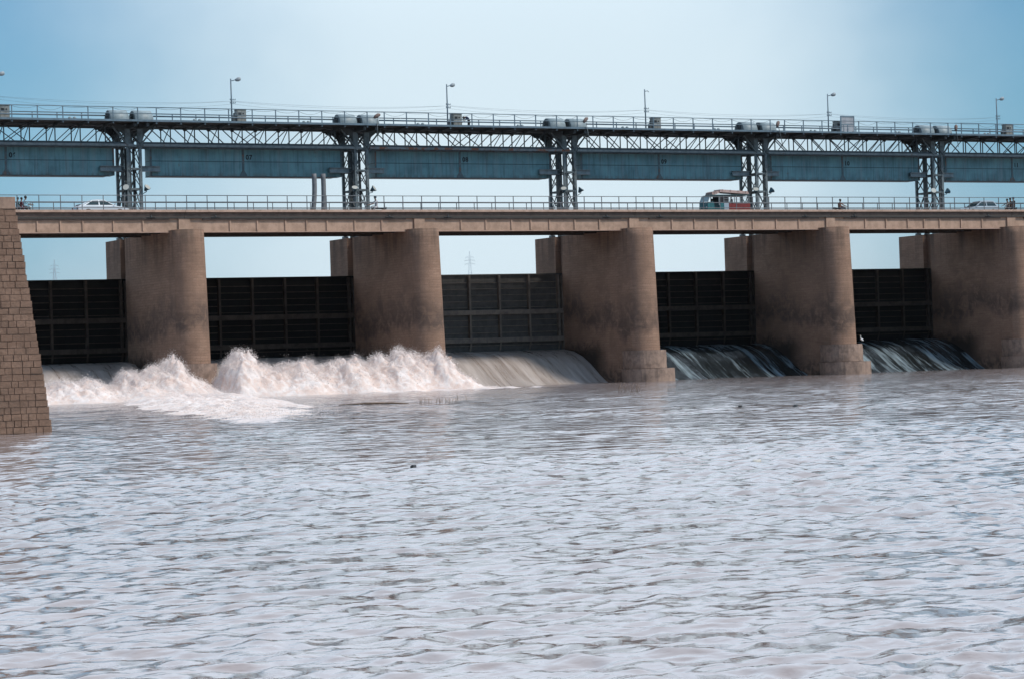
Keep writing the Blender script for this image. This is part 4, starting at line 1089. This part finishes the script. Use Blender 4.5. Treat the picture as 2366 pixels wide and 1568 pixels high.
car('saloon_car', [(-2.08,.30),(2.05,.28),(2.10,.52),(2.02,.74),(1.55,.86),(.98,.95),(-1.45,.98),(-1.95,.97),(-2.10,.84),(-2.12,.52)],
    ((-1.72,.96),(-.88,1.42),(.10,1.43),(1.06,.94)), (-1.28, 1.30), M['white_paint'], 'white saloon car driving right past the first hoist tower', 'car', (-7.52, 2.9, RZ), 0)
car('hatchback_car', [(-1.92,.30),(1.90,.28),(1.96,.50),(1.90,.68),(1.50,.80),(.95,.90),(-1.72,.94),(-1.92,.88),(-1.98,.52)],
    ((-1.86,.92),(-1.42,1.45),(.02,1.46),(.92,.89)), (-1.18, 1.22), M['silver_paint'], 'silver blue hatchback driving left near the right edge of the road', 'car', (79.85, 3.75, RZ), math.pi).scale = (1, 1, 1.06)

# ------------------------------------------------------------------ loaded auto rickshaw, cart, hoops
def rickshaw():
    t = empty('auto_rickshaw', (50.95, 3.0, RZ), math.pi)
    M['pale_frame'] = plain('pale_frame_paint', (.30, .33, .34), .5)
    M['teal_paint'] = weathered('teal_paint', (.03, .16, .17), (.02, .09, .10), .4, 2.); M['red_paint'] = weathered('red_paint', (.24, .025, .02), (.14, .018, .015), .5, 2.)
    c = MB(); W = .72
    prof = [(.62,.30),(2.22,.34),(2.36,.62),(2.32,1.34),(1.70,1.34),(1.62,.75),(1.05,.75),(1.05,1.30),(.62,1.30)]
    c.prism(prof, -W, W); c.build('cab', M['teal_paint'], t)
    r = MB().prism([(2.08,1.88),(1.88,1.98),(-2.10,2.02),(-2.12,1.93),(2.02,1.86)], -W-.05, W+.05); r.build('roof', M['teal_dark'], t)
    p = MB()
    for s in (1, -1):
        p.bar((2.31, s*(W-.04), 1.34), (2.05, s*(W-.04), 1.90), .05); p.bar((1.12, s*(W-.04), 1.05), (1.12, s*(W-.04), 1.93), .07)
        for x in (.62, -.1, -.75, -1.4, -2.05): p.bar((x, s*(W-.03), .9), (x, s*(W-.03), 1.95), .045)
        for z in (1.40, 1.62): p.bar((.62, s*(W-.03), z), (-2.05, s*(W-.03), z), .03)
    p.build('frame', M['pale_frame'], t)
    MB().add([(2.325, -W+.08, 1.36), (2.325, W-.08, 1.36), (2.05, W-.08, 1.84), (2.05, -W+.08, 1.84)], [(0, 1, 2, 3)]).build('windscreen', M['glass_pale'], t)
    MB().box((-2.15, -W, .36), (.10, W, 1.20)).build('rear_body', M['red_paint'], t)
    MB().box((.12, -W-.004, .36), (.61, W+.004, 1.24)).build('side_panel', M['silver_paint'], t)
    MB().box((-1.9, -W+.1, .99), (.5, -.15, 1.12)).box((-1.9, .15, .99), (.5, W-.1, 1.12)).build('bench', M['black'], t)
    MB().box((.15, -W+.06, 1.25), (.95, W-.06, 1.90)).build('partition', M['charcoal'], t)
    for x, y in ((1.85, 0), (-1.3, .58), (-1.3, -.58), (.36, .6), (.36, -.6)):
        w = MB().tube([(x, y-.09, .29), (x, y+.09, .29)], .29, 20).build('wheel', M['rubber'], t)
        MB().tube([(x, y-.10, .29), (x, y+.10, .29)], .14, 12).build('rim', M['chrome_dark'], w)
    for s in (1, -1): MB().ball((2.30, s*.5, .86), .10, 10, 7).build('headlight', M['lens'], t)
    MB().tube([(1.75, 0, 1.0), (1.95, 0, 1.2)], .03, 6).tube([(1.72, -.3, 1.22), (1.80, 0, 1.24), (1.72, .3, 1.22)], .02, 6).build('handlebar', M['black'], t)
    tag(t, 'teal and red auto rickshaw heading left with a load of boards on its roof', 'rickshaw')
    pose = dict(ride(.50, .08, .42)); person((50.95-1.28, 3.0, RZ+.80), math.pi, pose, [SK, M['teal'], M['charcoal'], M['charcoal']], M['hair'], 'driver in dark clothes sitting in the teal cab of the rickshaw', None, .95)
    person((50.95+.55, 2.75, RZ+1.13), math.pi, pillion(.05), [SK, M['grey_cloth'], M['charcoal'], M['charcoal']], M['hair'], 'passenger in grey sitting in the back of the rickshaw', None, .85)
    bm = M['bale'] = weathered('pink_board', (.50, .36, .32), (.34, .24, .21), .8, 3.)
    for n, (x0, x1, z, tilt, lab) in enumerate(((-2.15, .95, 2.24, -3.2, 'long stack of pinkish boards tied on the rickshaw roof'), (.98, 1.78, 2.14, 11., 'short pinkish board leaning at the front of the rickshaw roof'))):
        b = MB(); L = x1-x0
        for k in range(3): b.box((-L/2+.03*k, -.60+.02*k, -.10+.085*k), (L/2-.04*k, .60-.03*k, -.02+.085*k))
        for k in range(4 if L > 2 else 2): x = -L/2+.3+k*(L-.6)/(3 if L > 2 else 1); b.box((x-.03, -.62, -.11), (x+.03, .62, .165))
        o = b.build('board_stack', bm, None, (50.95-(x0+x1)/2, 3.0, RZ+z)); o.rotation_euler = (0, R(tilt), math.pi)
        tag(o, lab, 'boards')
M['teal_dark'] = weathered('dark_teal_canvas', (.03, .065, .07), (.02, .04, .045), .7, 2.)
M['glass_pale'] = plain('dusty_windscreen', (.35, .48, .50), .2)
rickshaw()
ct = empty('hand_cart', (-8.45, 4.6, RZ))
cw = MB()
for k in range(9): cw.box((-.62+.14*k, -.5, .40), (-.52+.14*k, .5, 1.0))
cw.box((-.64, -.52, .34), (.62, .52, .40)); cw.build('crate_body', M['cart'] if 'cart' in M else plain('cart_wood', (.33, .26, .21), .85), ct)
MB().prism([(-.60, 1.0), (.60, 1.0), (.60, 1.12), (.25, 1.30), (-.35, 1.22)], -.48, .48).build('canvas_cover', M['grey_cloth'], ct)
for s in (1, -1): MB().tube([(0, s*.56-.03, .3), (0, s*.56+.03, .3)], .30, 18).build('wheel', M['rubber'], ct)
tag(ct, 'tan slatted cart with a grey cover just behind the white saloon car', 'cart')
for n, (x, lean, lab) in enumerate(((57.2, .16, 'thin leaning metal hoop at the roadside right of the rickshaw'), (58.15, 0, 'upright metal hoop at the roadside below counterweight 10'))):
    w = .34 if n else .22; z1 = 15.5 if n else 15.3
    tag(MB().tube([(x-w-lean, 7.7, 14.4), (x-w, 7.7, z1-.1), (x-w+.1, 7.7, z1), (x+w-.1, 7.7, z1), (x+w, 7.7, z1-.1), (x+w+(.12 if n else -lean*.2), 7.7, 14.4)], .028, 6).build('metal_hoop', M['rail']), lab, 'hoop')

# ------------------------------------------------------------------ distant pylons
M['galvanised_haze'] = plain('galvanised_haze_steel', (.52, .60, .66), .6)  # pale blue-grey puts the distance haze into the steel's colour
def pylon(pos, h, w, label):
    t = empty('electricity_pylon', pos, R(-27)); m = MB(); b = h*.07; q = .085*h/66
    lv = [0, .2, .36, .50, .62, .72, .80, .87, .93, 1.0]
    hw = [b*(1-f)**.9*(1-.35*f)+.55*h/40*(1-f)+.08 for f in lv]
    for i in range(len(lv)-1):
        z0, z1 = lv[i]*h, lv[i+1]*h; a, c = hw[i], hw[i+1]
        for sx, sy in ((1,1),(1,-1),(-1,-1),(-1,1)): m.bar((sx*a, sy*a, z0), (sx*c, sy*c, z1), q*1.5)
        for s in (1, -1):
            m.bar((-a, s*a, z0), (c, s*c, z1), q); m.bar((a, s*a, z0), (-c, s*c, z1), q); m.bar((s*a, -a, z0), (s*c, c, z1), q); m.bar((s*a, a, z0), (s*c, -c, z1), q)
        for s in (1, -1): m.bar((-c, s*c, z1), (c, s*c, z1), q)
    m.build('mast', M['galvanised_haze'], t)
    for dz_, l in ((.056, w*.8), (.086, w), (.118, w)):
        z = h*(1-dz_); a = MB()
        for s in (1, -1): a.bar((0, 0, z), (s*l, 0, z), q*1.4); a.bar((0, 0, z+h*.012), (s*l, 0, z), q); a.bar((s*l, 0, z), (s*l, 0, z-h*.014), q*.9); a.bar((s*l*.5, 0, z), (s*l*.5, 0, z+h*.006), q)
        a.build('crossarm', M['galvanised_haze'], t)
    tag(t, label, 'pylon', 'pylons on the far plain')
    return t
def far(dx, dy, dist): return (CAM.x+dx*dist, CAM.y+dy*dist, 8.7)
PY = [(.3003756, .97056, 4500, 205, 9.5, 'faint hazy pylon seen through the opening below counterweight 06'), (.447494, .893999, 4500, 196, 9.5, 'faint hazy pylon seen through the opening below counterweight 08'),
      (.40190, .9155, 7500, 205, 9.5, 'very faint far pylon at the right end of the opening below counterweight 07')]
for dx, dy, d, h, w, lab in PY: pylon(far(dx, dy, d), h, w, lab)
for n, (z, off) in enumerate(((50, -6), (50, 6), (43, -5.5), (43, 5.5))):
    a, b = Vector(far(*PY[1][:3])), Vector(far(*PY[1][:3]))
    ln = MB()
    for s in (1, -1):
        p = a+Vector((off*.9, off*.4, z-4)); q = p+Vector((s*260, -s*110, 0))
        for k in range(10):
            u, v = k/10, (k+1)/10; ln.bar(p.lerp(q, u)-Vector((0, 0, 40*u*(1-u))), p.lerp(q, v)-Vector((0, 0, 40*v*(1-v))), .09)
    tag(ln.build('transmission_line', M['wire']), '%s pair of cables reaching out from the pylon behind bay 08, %s strand' % (('upper', 'lower')[n//2], ('near', 'far')[n % 2]), 'power line', 'transmission cables')

# ------------------------------------------------------------------ bird, driftwood, reeds, floating litter
def egret():
    t = empty('egret', (62.45, -1.05, 2.70), R(200)); w = M['feather'] = plain('white_feathers', (.82, .82, .80), .8, 0, .05)
    b = MB().tube([(-.26, 0, .26), (-.12, 0, .33), (.04, 0, .40), (.13, 0, .45)], [.02, .085, .10, .045], 12); b.tube([(.10, 0, .44), (.17, 0, .54), (.12, 0, .66), (.17, 0, .74), (.22, 0, .75)], [.045, .028, .024, .032, .026], 8); b.build('body', w, t)
    MB().tube([(.235, 0, .75), (.36, 0, .735)], [.014, .003], 6).build('beak', M['bill'], t)
    for s in (1, -1): MB().tube([(.0, s*.035, .33), (.03, s*.04, .18), (.0, s*.045, .01), (.07, s*.05, .005)], .010, 6).build('leg', M['black'], t)
    tag(t, 'small white egret perched on the stepped pier footing', 'bird')
M['bill'] = plain('yellow_bill', (.5, .35, .05), .5)
egret()
M['twig'] = weathered('driftwood', (.26, .18, .12), (.13, .085, .06), .9, 3.)
def twigs(name, pos, n, spread, hmax, label, cat, seed):
    q = random.Random(seed); m = MB()
    for _ in range(n):
        x, y = q.uniform(-spread, spread), q.uniform(-.5, .5); l = q.uniform(.3, 1)*hmax; a = q.uniform(0, 6.28); s = q.uniform(.1, .7)
        m.tube([(x, y, -.15), (x+s*l*.4*math.cos(a), y+s*l*.4*math.sin(a), l*.6), (x+s*l*math.cos(a), y+s*l*math.sin(a), l)], [.013, .010, .004], 5)
    tag(m.build(name, M['twig'], None, pos), label, cat)
twigs('reed_clump', (5.1, -57.8, 0), 14, .7, .62, 'small clump of dry reeds standing in the water left of the third pier', 'reeds', 3)
twigs('twig_tangle', (-13.3, -68.8, 0), 22, 1.0, .38, 'tangle of dark twigs caught in the shallow water below the splashes', 'driftwood', 5)
twigs('reed_clump', (-10.4, -66.0, 0), 7, 1.8, .55, 'few thin pale stems standing in the water right of the twig tangle', 'reeds', 8)
tag(MB().tube([(-16.9, -64.6, .02), (-15.6, -65.4, .07), (-14.6, -66.3, .05), (-13.9, -67.0, .02)], [.03, .055, .05, .02], 7).build('driftwood_branch', M['twig']), 'long thin branch floating left of the twig tangle', 'driftwood')
def floater(pos, size, mat, label, name, seed):
    q = random.Random(seed); m = MB().ball((0, 0, 0), size, 10, 7, (1.2, .9, .7))
    m.v = [(x*(1+q.uniform(-.25, .25)), y*(1+q.uniform(-.2, .2)), z*(1+q.uniform(-.2, .3))) for x, y, z in m.v]; m.ball((size*.8, 0, size*.35), size*.45, 8, 6)
    tag(m.build(name, mat, None, pos), label, 'litter')
floater((-49.9, -144.0, .02), .055, M['black'], 'small black lump floating in the middle of the river', 'floating_lump', 1)
floater((-45.7, -149.6, .02), .085, M['cart_pale'] if 'cart_pale' in M else plain('pale_plastic', (.6, .55, .48), .5), 'crumpled pale bag floating right of the black lump', 'plastic_bag', 2)
floater((-18.7, -107.0, .03), .075, M['black'], 'tiny dark bit of litter floating below the third pier', 'litter_bit', 3)
floater((-18.2, -110.0, .03), .085, M['black'], 'tiny dark bit of litter floating farther right below the dark pier', 'litter_bit', 4)

# ------------------------------------------------------------------ air
hz = NT('haze_air'); hz.t.nodes.remove(hz.p)
pv = hz.N('ShaderNodeVolumePrincipled'); pv.inputs['Color'].default_value = (.93, .96, 1.0, 1); pv.inputs['Density'].default_value = .00002; pv.inputs['Anisotropy'].default_value = .2
hz.t.links.new(pv.outputs[0], hz.out.inputs['Volume'])
tag(MB().box((-9500, -3500, -5), (9500, 16500, 165)).build('haze', hz.m), kind='stuff')
